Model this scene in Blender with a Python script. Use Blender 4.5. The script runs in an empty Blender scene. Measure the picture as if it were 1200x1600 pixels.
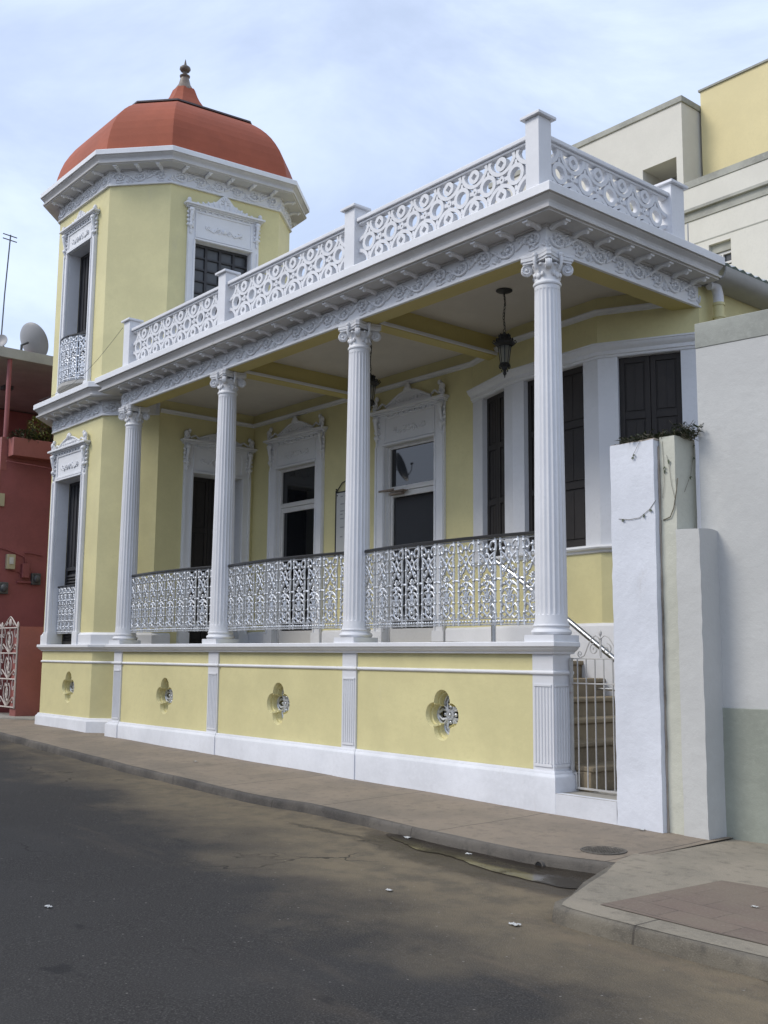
import bpy, bmesh, math, random
from mathutils import Vector, Matrix
random.seed(7)
R = math.radians
scene = bpy.context.scene
COL = scene.collection
PI = math.pi

# ------------------------------------------------------------------ materials
def nt(name):
    m = bpy.data.materials.new(name); m.use_nodes = True
    t = m.node_tree; b = t.nodes['Principled BSDF']
    return m, t, b
def N(t, typ, **k):
    n = t.nodes.new(typ)
    for a, v in k.items():
        if a.startswith('_'): n.inputs[a[1:].replace('_', ' ')].default_value = v
        else: setattr(n, a, v)
    return n
def ramp(t, src, stops):
    r = t.nodes.new('ShaderNodeValToRGB'); e = r.color_ramp.elements
    e[0].position, e[0].color = stops[0][0], (*stops[0][1], 1)
    e[1].position, e[1].color = stops[-1][0], (*stops[-1][1], 1)
    for p, c in stops[1:-1]:
        q = e.new(p); q.color = (*c, 1)
    t.links.new(src, r.inputs['Fac']); return r.outputs['Color']
def geo(t): return t.nodes.new('ShaderNodeNewGeometry').outputs['Position']
def noise(t, scale, detail=4, rough=.55, vec=None, stretch=None):
    n = N(t, 'ShaderNodeTexNoise'); n.inputs['Scale'].default_value = scale
    n.inputs['Detail'].default_value = detail; n.inputs['Roughness'].default_value = rough
    v = vec or geo(t)
    if stretch:
        mp = N(t, 'ShaderNodeMapping'); mp.inputs['Scale'].default_value = stretch
        t.links.new(v, mp.inputs['Vector']); v = mp.outputs['Vector']
    t.links.new(v, n.inputs['Vector']); return n.outputs['Fac']
def mix(t, f, a, b, mode='MIX'):
    m = N(t, 'ShaderNodeMix', data_type='RGBA', blend_type=mode)
    for s, i in ((f, 0), (a, 6), (b, 7)):
        if isinstance(s, (int, float)): m.inputs[i].default_value = s
        elif isinstance(s, tuple): m.inputs[i].default_value = (*s, 1)
        else: t.links.new(s, m.inputs[i])
    return m.outputs[2]
def math_(t, op, a, b=0.0, c=None):
    m = N(t, 'ShaderNodeMath', operation=op)
    for i, s in enumerate((a, b, c)):
        if s is None: continue
        if isinstance(s, (int, float)): m.inputs[i].default_value = s
        else: t.links.new(s, m.inputs[i])
    return m.outputs[0]
def bump(t, b, h, strength=.3, dist=.01):
    n = N(t, 'ShaderNodeBump'); n.inputs['Strength'].default_value = strength
    n.inputs['Distance'].default_value = dist
    t.links.new(h, n.inputs['Height']); t.links.new(n.outputs['Normal'], b.inputs['Normal'])
def smooth(t, v, a, b):
    m = N(t, 'ShaderNodeMapRange', interpolation_type='SMOOTHSTEP')
    t.links.new(v, m.inputs['Value']); m.inputs['From Min'].default_value = a; m.inputs['From Max'].default_value = b
    return m.outputs[0]

def paint(name, col, rough=.55, var=.06, dirt=None, bumpk=.25, stain=.35, coarse=0.0, streak=False):
    m, t, b = nt(name)
    c2 = tuple(x * (1 - var * 1.6) for x in col)
    c = mix(t, smooth(t, noise(t, 1.1, 7, .65), .38, .62), col, c2)
    c = mix(t, smooth(t, noise(t, 26, 3), .45, .8), c, tuple(x * .93 for x in col))
    if dirt:
        st = noise(t, 3.2, 8, .68, stretch=(1, 1, .35) if streak else None)
        f = math_(t, 'MULTIPLY', smooth(t, st, .60, .80), stain)
        c = mix(t, f, c, dirt)
    b.inputs['Roughness'].default_value = rough
    t.links.new(c, b.inputs['Base Color'])
    h = math_(t, 'ADD', math_(t, 'MULTIPLY', noise(t, 90, 3), .35), math_(t, 'MULTIPLY', noise(t, 9, 4), 1 + coarse))
    bump(t, b, h, bumpk, .006)
    return m
M = {}
M['white'] = paint('white_paint', (.69, .695, .715), .5, .05, (.45, .43, .38), .25, .3)
M['trimwhite'] = paint('white_trim_paint', (.73, .735, .75), .5, .05, (.5, .48, .44), .3, .25)
M['basewhite'] = paint('white_plinth_paint', (.66, .67, .70), .6, .09, (.34, .30, .24), .5, .75, .5, True)
M['yellow'] = paint('yellow_wall_paint', (.665, .605, .318), .6, .07, (.50, .46, .32), .35, .45, .5, True)
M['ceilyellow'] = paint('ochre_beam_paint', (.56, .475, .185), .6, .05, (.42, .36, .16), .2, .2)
M['ceiling'] = paint('ceiling_paint', (.62, .58, .52), .7, .06, (.42, .38, .33), .2, .4)
M['cornice'] = paint('weathered_cornice_paint', (.56, .55, .54), .6, .10, (.30, .28, .25), .35, .7, .4, True)
M['roughwhite'] = paint('rough_white_render', (.67, .69, .74), .65, .07, (.34, .31, .27), .45, .4, 1.5, True)
M['cream'] = paint('cream_render', (.52, .52, .44), .7, .08, (.24, .21, .15), .7, .8, .8, True)
M['greywall'] = paint('pale_grey_render', (.52, .52, .50), .7, .05, (.36, .35, .33), .5, .5, .8, True)
M['capconc'] = paint('bare_concrete_band', (.36, .37, .33), .8, .15, (.20, .20, .18), .5, .8, .8, True)
M['sage'] = paint('sage_dado_paint', (.31, .33, .275), .7, .12, (.19, .20, .17), .5, .7, .8, True)
M['modcream'] = paint('modern_cream_paint', (.62, .60, .53), .7, .04, (.48, .46, .4), .2, .3, .2, True)
M['modyellow'] = paint('modern_yellow_paint', (.66, .57, .31), .7, .04, (.5, .45, .3), .2, .3, .2, True)
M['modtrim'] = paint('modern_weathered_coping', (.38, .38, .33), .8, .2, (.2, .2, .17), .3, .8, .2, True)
M['red'] = paint('dark_red_paint', (.29, .085, .086), .6, .12, (.11, .03, .03), .4, .5, .5, True)
M['redlight'] = paint('lit_red_paint', (.31, .10, .085), .6, .12, (.22, .06, .05), .4, .5, .5, True)  # lighter copy of the red, with the light it catches put into the colour
M['slab'] = paint('grey_concrete_slab', (.42, .41, .38), .8, .12, (.25, .24, .22), .4, .6, .5, True)
M['dome'] = paint('terracotta_roof_paint', (.34, .085, .040), .8, .10, (.22, .07, .045), .15, .5, .3, True)
M['domeedge'] = paint('dark_roof_edge', (.10, .08, .08), .6, .1, None, .1)
M['bronze'] = paint('weathered_bronze', (.22, .17, .13), .5, .3, (.12, .2, .16), .3, .7)
M['stone'] = paint('brown_stone_step', (.30, .24, .155), .8, .2, (.16, .12, .08), .7, .7, .8)
M['concrete'] = paint('threshold_concrete', (.34, .32, .28), .85, .15, (.18, .16, .13), .6, .7, .8)
M['greenroof'] = paint('green_corrugated_sheet', (.03, .075, .065), .4, .2, None, .1)
M['roofsheet'] = paint('galvanised_roof_sheet', (.45, .48, .52), .45, .1, (.3, .3, .3), .2, .5)
M['gutter'] = paint('grey_gutter', (.36, .36, .35), .5, .08, (.2, .2, .19), .2, .7, .2, True)
M['darkwood'] = paint('dark_brown_shutter', (.022, .017, .015), .6, .25, (.05, .04, .035), .25, .5, .3, True)
M['louvre'] = paint('dark_louvre', (.035, .034, .038), .5, .2, None, .1)
M['blackrail'] = paint('black_handrail_paint', (.014, .013, .013), .42, .2, None, .2)
M['lampmetal'] = paint('dark_lantern_metal', (.014, .014, .013), .5, .3, None, .3)
M['gatemetal'] = paint('grey_gate_paint', (.46, .45, .43), .5, .1, (.2, .13, .09), .2, .8)
M['gatewhite'] = paint('rusty_white_ironwork', (.56, .50, .45), .6, .1, (.25, .12, .07), .2, .8)
M['boxcream'] = paint('cream_meter_box', (.45, .40, .26), .6, .1, (.3, .24, .15), .2, .6)
M['boxgrey'] = paint('grey_meter', (.08, .085, .09), .4, .1, None, .2)
M['dish'] = paint('grey_dish_paint', (.30, .30, .31), .5, .06, None, .1)
M['aluframe'] = paint('door_frame_paint', (.60, .59, .57), .4, .04, (.4, .38, .34), .1, .3)
M['signboard'] = paint('sign_face', (.55, .55, .53), .5, .06, None, .1)
M['ink'] = paint('sign_ink', (.30, .30, .31), .6, .05, None, .1)
M['paper'] = paint('litter_paper', (.5, .5, .48), .7, .1, None, .1)
M['rust'] = paint('manhole_iron', (.13, .115, .095), .7, .3, (.06, .04, .03), .5, .7)
M['brick'] = paint('exposed_brick_edge', (.38, .33, .27), .9, .3, (.12, .1, .08), .9, .7, 1)
def metal(name, col, rough, met=1.0, v=0.0):
    m, t, b = nt(name)
    b.inputs['Metallic'].default_value = met; b.inputs['Roughness'].default_value = rough
    c = mix(t, smooth(t, noise(t, 35, 3), .4, .7), col, tuple(x * (1 - v) for x in col))
    t.links.new(c, b.inputs['Base Color']); return m
M['silver'] = metal('aluminium_painted_iron', (.66, .68, .71), .42, .62, .35)
M['chrome'] = metal('polished_steel', (.62, .64, .67), .30, 1.0, .1)
def glass_dark(name, col, rough=.03, spec=.5):
    m, t, b = nt(name)
    b.inputs['Base Color'].default_value = (*col, 1); b.inputs['Roughness'].default_value = rough
    b.inputs['IOR'].default_value = 1.5; b.inputs['Specular IOR Level'].default_value = spec
    return m
M['glass'] = glass_dark('dark_window_glass', (.008, .009, .011), .02, .75)
M['paneglass'] = glass_dark('dusty_pane_glass', (.06, .063, .066), .25, .5)
m, t, b = nt('lantern_glass'); b.inputs['Base Color'].default_value = (.5, .5, .45, 1)
b.inputs['Transmission Weight'].default_value = .85; b.inputs['Roughness'].default_value = .35; b.inputs['IOR'].default_value = 1.2
M['lampglass'] = m
def leafmat(name, a, bb):
    m, t, b = nt(name)
    c = mix(t, smooth(t, noise(t, 18, 2), .35, .65), a, bb)
    t.links.new(c, b.inputs['Base Color']); b.inputs['Roughness'].default_value = .55
    return m
M['leafdark'] = leafmat('dark_leaf', (.030, .045, .018), (.055, .075, .03))
M['leafyellow'] = leafmat('yellow_green_leaf', (.10, .12, .025), (.19, .17, .03))
M['stem'] = leafmat('vine_stem', (.10, .09, .06), (.14, .12, .08))

# asphalt with the dusty band along the kerb
def road_mat():
    m, t, b = nt('asphalt')
    g = geo(t); sep = N(t, 'ShaderNodeSeparateXYZ'); t.links.new(g, sep.inputs[0])
    x, y = sep.outputs[0], sep.outputs[1]
    d = math_(t, 'ADD', y, math_(t, 'ADD', math_(t, 'MULTIPLY', x, .20), 2.55))      # >0 toward the kerb
    n1 = noise(t, .9, 6, .6); n2 = noise(t, 4.5, 6, .65); n3 = noise(t, 105, 3, .6)
    d2 = math_(t, 'ADD', d, math_(t, 'ADD', math_(t, 'MULTIPLY', math_(t, 'SUBTRACT', n1, .5), 2.6), math_(t, 'MULTIPLY', math_(t, 'SUBTRACT', n2, .5), 1.2)))
    dust = smooth(t, d2, -1.05, .45)
    asp = ramp(t, n3, [(.30, (.020, .0185, .0175)), (.48, (.034, .032, .030)), (.62, (.052, .049, .046)), (.78, (.15, .14, .13))])
    patch = smooth(t, noise(t, .55, 5, .6), .42, .62)
    asp = mix(t, math_(t, 'MULTIPLY', patch, .45), asp, (.048, .046, .044))
    dirtc = mix(t, smooth(t, n2, .35, .7), (.190, .153, .100), (.118, .099, .071))
    dirtc = mix(t, math_(t, 'MULTIPLY', smooth(t, n3, .55, .7), .5), dirtc, (.22, .19, .15))
    c = mix(t, math_(t, 'MULTIPLY', dust, .9), asp, dirtc)
    # tyre-worn tan streaks running with the street
    st = smooth(t, noise(t, 2.2, 5, .6, stretch=(.18, 1.4, 1)), .56, .70)
    c = mix(t, math_(t, 'MULTIPLY', math_(t, 'MULTIPLY', st, smooth(t, d2, -2.0, 0.2)), .35), c, (.17, .13, .09))
    vor = N(t, 'ShaderNodeTexVoronoi', feature='DISTANCE_TO_EDGE'); vor.inputs['Scale'].default_value = .42
    wv = N(t, 'ShaderNodeVectorMath', operation='ADD'); nz = N(t, 'ShaderNodeTexNoise'); nz.inputs['Scale'].default_value = 1.6; nz.inputs['Detail'].default_value = 6
    t.links.new(g, nz.inputs['Vector']); t.links.new(g, wv.inputs[0]); t.links.new(nz.outputs['Color'], wv.inputs[1]); t.links.new(wv.outputs[0], vor.inputs['Vector'])
    crack = math_(t, 'MULTIPLY', math_(t, 'SUBTRACT', 1.0, smooth(t, vor.outputs['Distance'], .001, .007)), smooth(t, n1, .50, .62))
    c = mix(t, math_(t, 'MULTIPLY', crack, .8), c, (.018, .016, .014))
    spots = smooth(t, noise(t, 3.1, 3, .5, stretch=(.6, 1, 1)), .70, .76)
    c = mix(t, math_(t, 'MULTIPLY', spots, .6), c, (.014, .014, .015))
    vs = N(t, 'ShaderNodeTexVoronoi'); vs.inputs['Scale'].default_value = 9; t.links.new(g, vs.inputs['Vector'])
    sp = math_(t, 'LESS_THAN', vs.outputs['Distance'], .055)
    c = mix(t, math_(t, 'MULTIPLY', sp, .45), c, (.33, .31, .28))
    ex = math_(t, 'DIVIDE', math_(t, 'SUBTRACT', x, .72), 1.35); ey = math_(t, 'DIVIDE', math_(t, 'ADD', math_(t, 'ADD', y, 1.56), math_(t, 'MULTIPLY', x, .08)), .42)
    rr_ = math_(t, 'SQRT', math_(t, 'ADD', math_(t, 'MULTIPLY', ex, ex), math_(t, 'MULTIPLY', ey, ey)))
    rr_ = math_(t, 'ADD', rr_, math_(t, 'MULTIPLY', math_(t, 'SUBTRACT', noise(t, 5, 5, .6), .5), .9))
    wet = math_(t, 'SUBTRACT', 1.0, smooth(t, rr_, .78, 1.18))
    ex2 = math_(t, 'ADD', y, math_(t, 'ADD', 1.72, math_(t, 'MULTIPLY', x, -.06))); tr = math_(t, 'SUBTRACT', 1.0, smooth(t, math_(t, 'ABSOLUTE', math_(t, 'ADD', ex2, math_(t, 'MULTIPLY', math_(t, 'SUBTRACT', n2, .5), .3))), .01, .05))
    tr = math_(t, 'MULTIPLY', tr, math_(t, 'MULTIPLY', smooth(t, x, -1.5, -1.2), math_(t, 'SUBTRACT', 1.0, smooth(t, x, -.4, -.2))))
    wet = math_(t, 'MAXIMUM', wet, tr)
    c = mix(t, math_(t, 'MULTIPLY', wet, .85), c, mix(t, smooth(t, n2, .4, .65), (.030, .024, .018), (.055, .044, .033)))
    t.links.new(c, b.inputs['Base Color']); t.links.new(math_(t, 'SUBTRACT', .95, math_(t, 'MULTIPLY', wet, .5)), b.inputs['Roughness']); b.inputs['Specular IOR Level'].default_value = .25
    h = math_(t, 'ADD', math_(t, 'MULTIPLY', n3, 1.0), math_(t, 'MULTIPLY', n2, .8))
    bump(t, b, h, .8, .008)
    return m
M['road'] = road_mat()
def walk_mat(name, a, bb, joint=1.55, dirt=(.10, .085, .065), worn=.5):
    m, t, b = nt(name)
    g = geo(t); sep = N(t, 'ShaderNodeSeparateXYZ'); t.links.new(g, sep.inputs[0])
    n1 = noise(t, 1.6, 7, .62); n2 = noise(t, 11, 5, .6); n3 = noise(t, 130, 2)
    c = mix(t, smooth(t, n1, .36, .66), a, bb)
    c = mix(t, math_(t, 'MULTIPLY', smooth(t, n2, .5, .72), .5), c, dirt)
    c = mix(t, math_(t, 'MULTIPLY', smooth(t, n3, .5, .7), .35), c, tuple(min(1, v * 1.45) for v in a))
    wob = math_(t, 'ADD', sep.outputs[0], math_(t, 'MULTIPLY', noise(t, 2.5, 3), .05))
    fr = math_(t, 'FRACT', math_(t, 'DIVIDE', math_(t, 'ADD', wob, 100.0), joint))
    jn = math_(t, 'LESS_THAN', math_(t, 'ABSOLUTE', math_(t, 'SUBTRACT', fr, .5)), .0045 / joint * 1.4)
    c = mix(t, math_(t, 'MULTIPLY', jn, .75), c, (.045, .038, .03))
    t.links.new(c, b.inputs['Base Color']); b.inputs['Roughness'].default_value = .85
    bump(t, b, math_(t, 'ADD', n3, math_(t, 'MULTIPLY', n2, 1.2)), .6, .006)
    return m
M['walk'] = walk_mat('pavement_concrete', (.235, .19, .142), (.175, .146, .112))
M['walk2'] = walk_mat('corner_concrete', (.265, .23, .175), (.205, .182, .14), 2.6)
M['kerb'] = walk_mat('kerb_concrete', (.115, .102, .086), (.050, .045, .040), 1.9, (.03, .028, .025))
M['kerb2'] = walk_mat('worn_corner_kerb', (.165, .145, .11), (.085, .075, .06), 2.6, (.045, .04, .034))
def paver_mat():
    m, t, b = nt('faded_brick_pavers')
    br = N(t, 'ShaderNodeTexBrick'); mp = N(t, 'ShaderNodeMapping'); mp.inputs['Rotation'].default_value = (0, 0, .05)
    t.links.new(geo(t), mp.inputs['Vector']); t.links.new(mp.outputs[0], br.inputs['Vector'])
    br.inputs['Scale'].default_value = 1.0; br.inputs['Brick Width'].default_value = .42; br.inputs['Row Height'].default_value = .21
    br.inputs['Mortar Size'].default_value = .006; br.inputs['Color1'].default_value = (.175, .128, .098, 1)
    br.inputs['Color2'].default_value = (.135, .100, .080, 1); br.inputs['Mortar'].default_value = (.09, .07, .055, 1)
    c = mix(t, smooth(t, noise(t, 2.2, 6, .6), .35, .7), br.outputs['Color'], (.17, .135, .10))
    c = mix(t, math_(t, 'MULTIPLY', smooth(t, noise(t, 60, 3), .5, .7), .4), c, (.23, .19, .15))
    t.links.new(c, b.inputs['Base Color']); b.inputs['Roughness'].default_value = .85
    bump(t, b, math_(t, 'ADD', br.outputs['Fac'], noise(t, 70, 3)), .5, .004)
    return m
M['paver'] = paver_mat()
m, t, b = nt('puddle_water'); b.inputs['Base Color'].default_value = (.020, .015, .010, 1); b.inputs['Specular IOR Level'].default_value = .3
rr = smooth(t, noise(t, 3.5, 4), .35, .6); t.links.new(math_(t, 'ADD', math_(t, 'MULTIPLY', rr, .35), .10), b.inputs['Roughness']); M['water'] = m
m, t, b = nt('wet_mud')
c = mix(t, smooth(t, noise(t, 7, 5), .35, .65), (.035, .026, .018), (.07, .052, .036)); t.links.new(c, b.inputs['Base Color'])
b.inputs['Roughness'].default_value = .45; bump(t, b, noise(t, 40, 4), .6, .006); M['mud'] = m
m, t, b = nt('dark_interior'); b.inputs['Base Color'].default_value = (.006, .006, .007, 1); b.inputs['Roughness'].default_value = .8; M['dark'] = m

# ------------------------------------------------------------------ mesh builder
class MB:
    def __init__(s): s.v = []; s.f = []; s.m = []; s.M = Matrix.Identity(4); s.warp = None; s.mi = 0
    def add(s, vs, fs):
        o = len(s.v)
        for p in vs:
            if s.warp: p = s.warp(p)
            s.v.append(s.M @ Vector(p))
        for f in fs: s.f.append([o + i for i in f]); s.m.append(s.mi)
    def box(s, x0, x1, y0, y1, z0, z1):
        s.add([(x0,y0,z0),(x1,y0,z0),(x1,y1,z0),(x0,y1,z0),(x0,y0,z1),(x1,y0,z1),(x1,y1,z1),(x0,y1,z1)],
              [(0,3,2,1),(4,5,6,7),(0,1,5,4),(1,2,6,5),(2,3,7,6),(3,0,4,7)])
    def quad(s, a, b, c, d): s.add([a, b, c, d], [(0, 1, 2, 3)])
    def prism(s, poly, v0, v1):          # poly in (u,w), extruded along v
        n = len(poly)
        s.add([(u, v0, w) for u, w in poly] + [(u, v1, w) for u, w in poly],
              [tuple(range(n))[::-1], tuple(range(n, 2*n))] + [(i, (i+1) % n, n+(i+1) % n, n+i) for i in range(n)])
    def flat(s, poly, z0, z1):           # poly in (x,y), extruded along z ; z may be functions
        n = len(poly); f0 = z0 if callable(z0) else (lambda x, y: z0); f1 = z1 if callable(z1) else (lambda x, y: z1)
        s.add([(x, y, f0(x, y)) for x, y in poly] + [(x, y, f1(x, y)) for x, y in poly],
              [tuple(range(n))[::-1], tuple(range(n, 2*n))] + [(i, (i+1) % n, n+(i+1) % n, n+i) for i in range(n)])
    def ring(s, cu, cw, r0, r1, v0, v1, a0=0, a1=2*PI, n=20, sq=None):   # annulus / arc, extruded
        full = abs(a1 - a0 - 2*PI) < 1e-6
        k = n if full else n + 1
        vs = []
        for i in range(k):
            a = a0 + (a1 - a0) * i / n
            ca, sa = math.cos(a), math.sin(a)
            ri = r0
            if sq: q = 1 / (abs(ca) + abs(sa)); ri = sq * q
            for r, v in ((ri, v0), (r1, v0), (r1, v1), (ri, v1)): vs.append((cu + r*ca, v, cw + r*sa))
        fs = []
        for i in range(n):
            j = (i + 1) % k
            for q in range(4): fs.append((4*i+q, 4*i+(q+1) % 4, 4*j+(q+1) % 4, 4*j+q))
        if not full: fs += [(0, 1, 2, 3), (4*n, 4*n+3, 4*n+2, 4*n+1)]
        s.add(vs, fs)
    def tube(s, pts, r, n=6, closed=False, r1=None, flat=1.0):
        pts = [Vector(p) for p in pts]; k = len(pts); vs = []; up = None
        for i, p in enumerate(pts):
            a = pts[(i-1) % k] if (closed or i > 0) else p
            b = pts[(i+1) % k] if (closed or i < k-1) else p
            d = (b - a).normalized() if (b - a).length > 1e-9 else Vector((0, 0, 1))
            if up is None: up = Vector((0, 1, 0)) if abs(d.y) < .9 else Vector((1, 0, 0))
            x = d.cross(up).normalized(); y = x.cross(d).normalized(); up = y
            rr = r if r1 is None else r + (r1 - r) * i / max(1, k-1)
            if callable(r): rr = r(i / max(1, k-1))
            for j in range(n):
                th = 2*PI*j/n
                vs.append(p + x*math.cos(th)*rr + y*math.sin(th)*rr*flat)
        fs = []
        for i in range(k if closed else k-1):
            i2 = (i+1) % k
            for j in range(n): fs.append((i*n+j, i*n+(j+1) % n, i2*n+(j+1) % n, i2*n+j))
        if not closed: fs += [tuple(range(n))[::-1], tuple(range((k-1)*n, k*n))]
        s.add(vs, fs)
    def lathe(s, prof, n=24, c=(0, 0), mod=None):
        vs = []; k = len(prof)
        for r, z in prof:
            for j in range(n):
                a = 2*PI*j/n; rr = r * (mod(j, z) if mod else 1)
                vs.append((c[0] + rr*math.cos(a), c[1] + rr*math.sin(a), z))
        fs = [(i*n+j, i*n+(j+1) % n, (i+1)*n+(j+1) % n, (i+1)*n+j) for i in range(k-1) for j in range(n)]
        fs += [tuple(range(n))[::-1], tuple(range((k-1)*n, k*n))]
        s.add(vs, fs)
    def ell(s, c, rx, ry, rz, n=8, m=5, rot=0.0):
        vs = []; cr, sr = math.cos(rot), math.sin(rot)
        for i in range(1, m):
            ph = PI*i/m
            for j in range(n):
                th = 2*PI*j/n
                x, y, z = rx*math.sin(ph)*math.cos(th), ry*math.sin(ph)*math.sin(th), rz*math.cos(ph)
                vs.append((c[0] + x*cr - z*sr, c[1] + y, c[2] + x*sr + z*cr))
        t_, b_ = len(vs), len(vs)+1
        vs += [(c[0] - rz*sr, c[1], c[2] + rz*cr), (c[0] + rz*sr, c[1], c[2] - rz*cr)]
        fs = [(i*n+j, i*n+(j+1) % n, (i+1)*n+(j+1) % n, (i+1)*n+j) for i in range(m-2) for j in range(n)]
        fs += [(t_, (j+1) % n, j) for j in range(n)] + [(b_, (m-2)*n+j, (m-2)*n+(j+1) % n) for j in range(n)]
        s.add(vs, fs)
    def sweep(s, prof, path, closed=False, caps=True):   # prof (out,z); path (x,y), outside on the right hand
        P = [Vector(p) for p in path]; k = len(P); nrm = []
        for i in range(k if closed else k-1):
            d = (P[(i+1) % k] - P[i]).normalized(); nrm.append(Vector((d.y, -d.x)))
        off = []
        for i in range(k):
            if closed: a, b = nrm[i-1], nrm[i]
            else: a = nrm[max(0, i-1)]; b = nrm[min(k-2, i)]
            q = a + b; q = q / max(.05, q.dot(b)); off.append(q)
        n = len(prof); vs = []
        for i in range(k):
            for o, z in prof: vs.append((P[i].x + off[i].x*o, P[i].y + off[i].y*o, z))
        fs = []
        for i in range(k if closed else k-1):
            i2 = (i+1) % k
            for j in range(n): fs.append((i*n+j, i*n+(j+1) % n, i2*n+(j+1) % n, i2*n+j))
        if not closed and caps: fs += [tuple(range(n))[::-1], tuple(range((k-1)*n, k*n))]
        s.add(vs, fs)
    def build(s, name, mats, parent=None, smooth=False, weld=False, bevel=0):
        me = bpy.data.meshes.new(name)
        inv = None
        vs = s.v
        if parent is not None:
            inv = world(parent).inverted(); vs = [inv @ v for v in vs]
        me.from_pydata([tuple(v) for v in vs], [], s.f)
        if not isinstance(mats, (list, tuple)): mats = [mats]
        for mm in mats: me.materials.append(M[mm] if isinstance(mm, str) else mm)
        if len(mats) > 1: me.polygons.foreach_set('material_index', s.m)
        b = bmesh.new(); b.from_mesh(me)
        if weld: bmesh.ops.remove_doubles(b, verts=b.verts, dist=.0002)
        bmesh.ops.recalc_face_normals(b, faces=b.faces)
        b.to_mesh(me); b.free()
        if smooth:
            me.polygons.foreach_set('use_smooth', [True]*len(me.polygons))
            try: me.set_sharp_from_angle(angle=R(smooth if smooth > 1 else 40))
            except Exception: pass
        o = bpy.data.objects.new(name, me); COL.objects.link(o)
        if parent is not None: o.parent = parent
        if bevel:
            md = o.modifiers.new('bevel', 'BEVEL'); md.width = bevel; md.segments = 2; md.limit_method = 'ANGLE'
        return o
def world(o):
    Mx = Matrix.LocRotScale(o.location, o.rotation_euler, o.scale)
    return (world(o.parent) @ Mx) if o.parent else Mx
def tag(o, label, cat, group=None, kind=None):
    if label: o['label'] = label
    if cat: o['category'] = cat
    if group: o['group'] = group
    if kind: o['kind'] = kind
    return o
def empty(name, loc, label, cat, group=None):
    o = bpy.data.objects.new(name, None); o.empty_display_size = .2; COL.objects.link(o); o.location = loc
    return tag(o, label, cat, group)
def pivot(name, parent, mb_fn, mats, **k):
    mb = MB(); mb_fn(mb); return mb.build(name, mats, parent, **k)
def copy_part(o, parent, dloc=(0, 0, 0), rz=0, world_M=None):
    c = o.copy(); COL.objects.link(c); c.parent = parent
    if world_M is not None: c.matrix_local = world(parent).inverted() @ world_M
    else: c.location = Vector(o.location) + Vector(dloc)
    for ch in o.children:
        d = ch.copy(); COL.objects.link(d); d.parent = c
    return c
def frame(p0, p1=None, d=None, z=0):
    """u along the wall, v outwards (right hand of p0->p1), w up"""
    p0 = Vector((p0[0], p0[1], z))
    if d is None: d = Vector((p1[0]-p0.x, p1[1]-p0.y, 0))
    d = Vector((d[0], d[1], 0)).normalized(); n = Vector((d.y, -d.x, 0))
    return Matrix(((d.x, n.x, 0, p0.x), (d.y, n.y, 0, p0.y), (0, 0, 1, p0.z), (0, 0, 0, 1)))

# ground level (the street rises gently to the left)
def gz(x, y=0): return -1.462 - .0148 * max(-25, min(14, x))
def wz(x, y): return gz(x) - .02 * max(0, min(1.6, -y))       # pavement falls to the kerb
def rz_(x, y): return gz(x) - .112

# ------------------------------------------------------------------ ornament helpers
def spiral(cu, cw, r0, turns, a0, sgn, v, n=None, rmin=.12):
    n = n or int(14*turns); out = []
    for i in range(n+1):
        q = i / n; r = r0 * (1 - (1 - rmin) * q); a = a0 + sgn*2*PI*turns*q
        out.append((cu + r*math.cos(a), v, cw + r*math.sin(a)))
    return out
def rinceau(mb, L, w0, h, v=0.0, unit=.31, phase=0):
    """scrolling leaf relief along u in 0..L"""
    n = max(1, round(L / unit)); p = L / n; mid = w0 + h/2; Rr = min(h*.43, p*.40); kx = min(1.35, p*.40/Rr)
    def S(q, c): return [(c + (a - c)*kx, b_, c_) for a, b_, c_ in q]
    for i in range(n):
        c = (i + .5) * p; s = 1 if (i + phase) % 2 == 0 else -1
        mb.tube(S(spiral(c, mid, Rr, 1.35, PI, s, v + .008, 20), c), .0165, 6, r1=.010)
        mb.ell((c, v + .008, mid), .022, .022, .022, 8, 5)
        for k in range(8):                        # leaf ruffles round the eye
            a = 2*PI*k/8 + i; rr = Rr * .56
            mb.ell((c + kx*rr*math.cos(a), v + .004, mid + rr*math.sin(a)), .030, .026, .010, 6, 4, a + .4)
        if c + p*.5 < L - .02:
            mb.tube([(c + kx*Rr, v + .006, mid), (c + kx*Rr*.93, v + .007, mid - s*Rr*.45), (c + p*.5, v + .008, mid - s*h*.05), (c + p - kx*Rr*.96, v + .007, mid + s*Rr*.45), (c + p - kx*Rr, v + .006, mid)], .014, 6)
        for k, (du, dw) in enumerate(((.40, .40), (.47, .27), (.52, .14))):
            mb.ell((c + p*du, v + .003, mid + s*h*dw), .034, .016, .012, 6, 4, s*(.5 + .5*k))
            mb.ell((c - p*(du-.04), v + .003, mid - s*h*dw), .030, .015, .011, 6, 4, s*(.5 + .5*k))
        mb.tube([(c - Rr*.7, v + .004, mid + s*h*.43), (c, v + .006, mid + s*h*.47), (c + Rr*.8, v + .004, mid + s*h*.40)], .008, 5)
def frieze_on(mb, path, z0, h):
    for k in range(len(path)-1):
        a, b = Vector(path[k]), Vector(path[k+1]); L = (b - a).length
        if L < .2: continue
        mb.M = frame(path[k], path[k+1]); rinceau(mb, L, z0, h, 0.0, .32, k)
    mb.M = Matrix.Identity(4)

CORN = [(0, 3.828), (.045, 3.828), (.045, 3.848), (.255, 3.848), (.258, 3.862), (.285, 3.864), (.290, 3.884), (.262, 3.890),
        (.252, 3.905), (.252, 3.925), (.262, 3.945), (.285, 3.962), (.304, 3.976), (.308, 3.990), (.330, 3.992), (.330, 4.068), (.325, 4.076), (0, 4.086)]
def corn(dz=0, k=1): return [(o*k, z + dz) for o, z in CORN]

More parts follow.
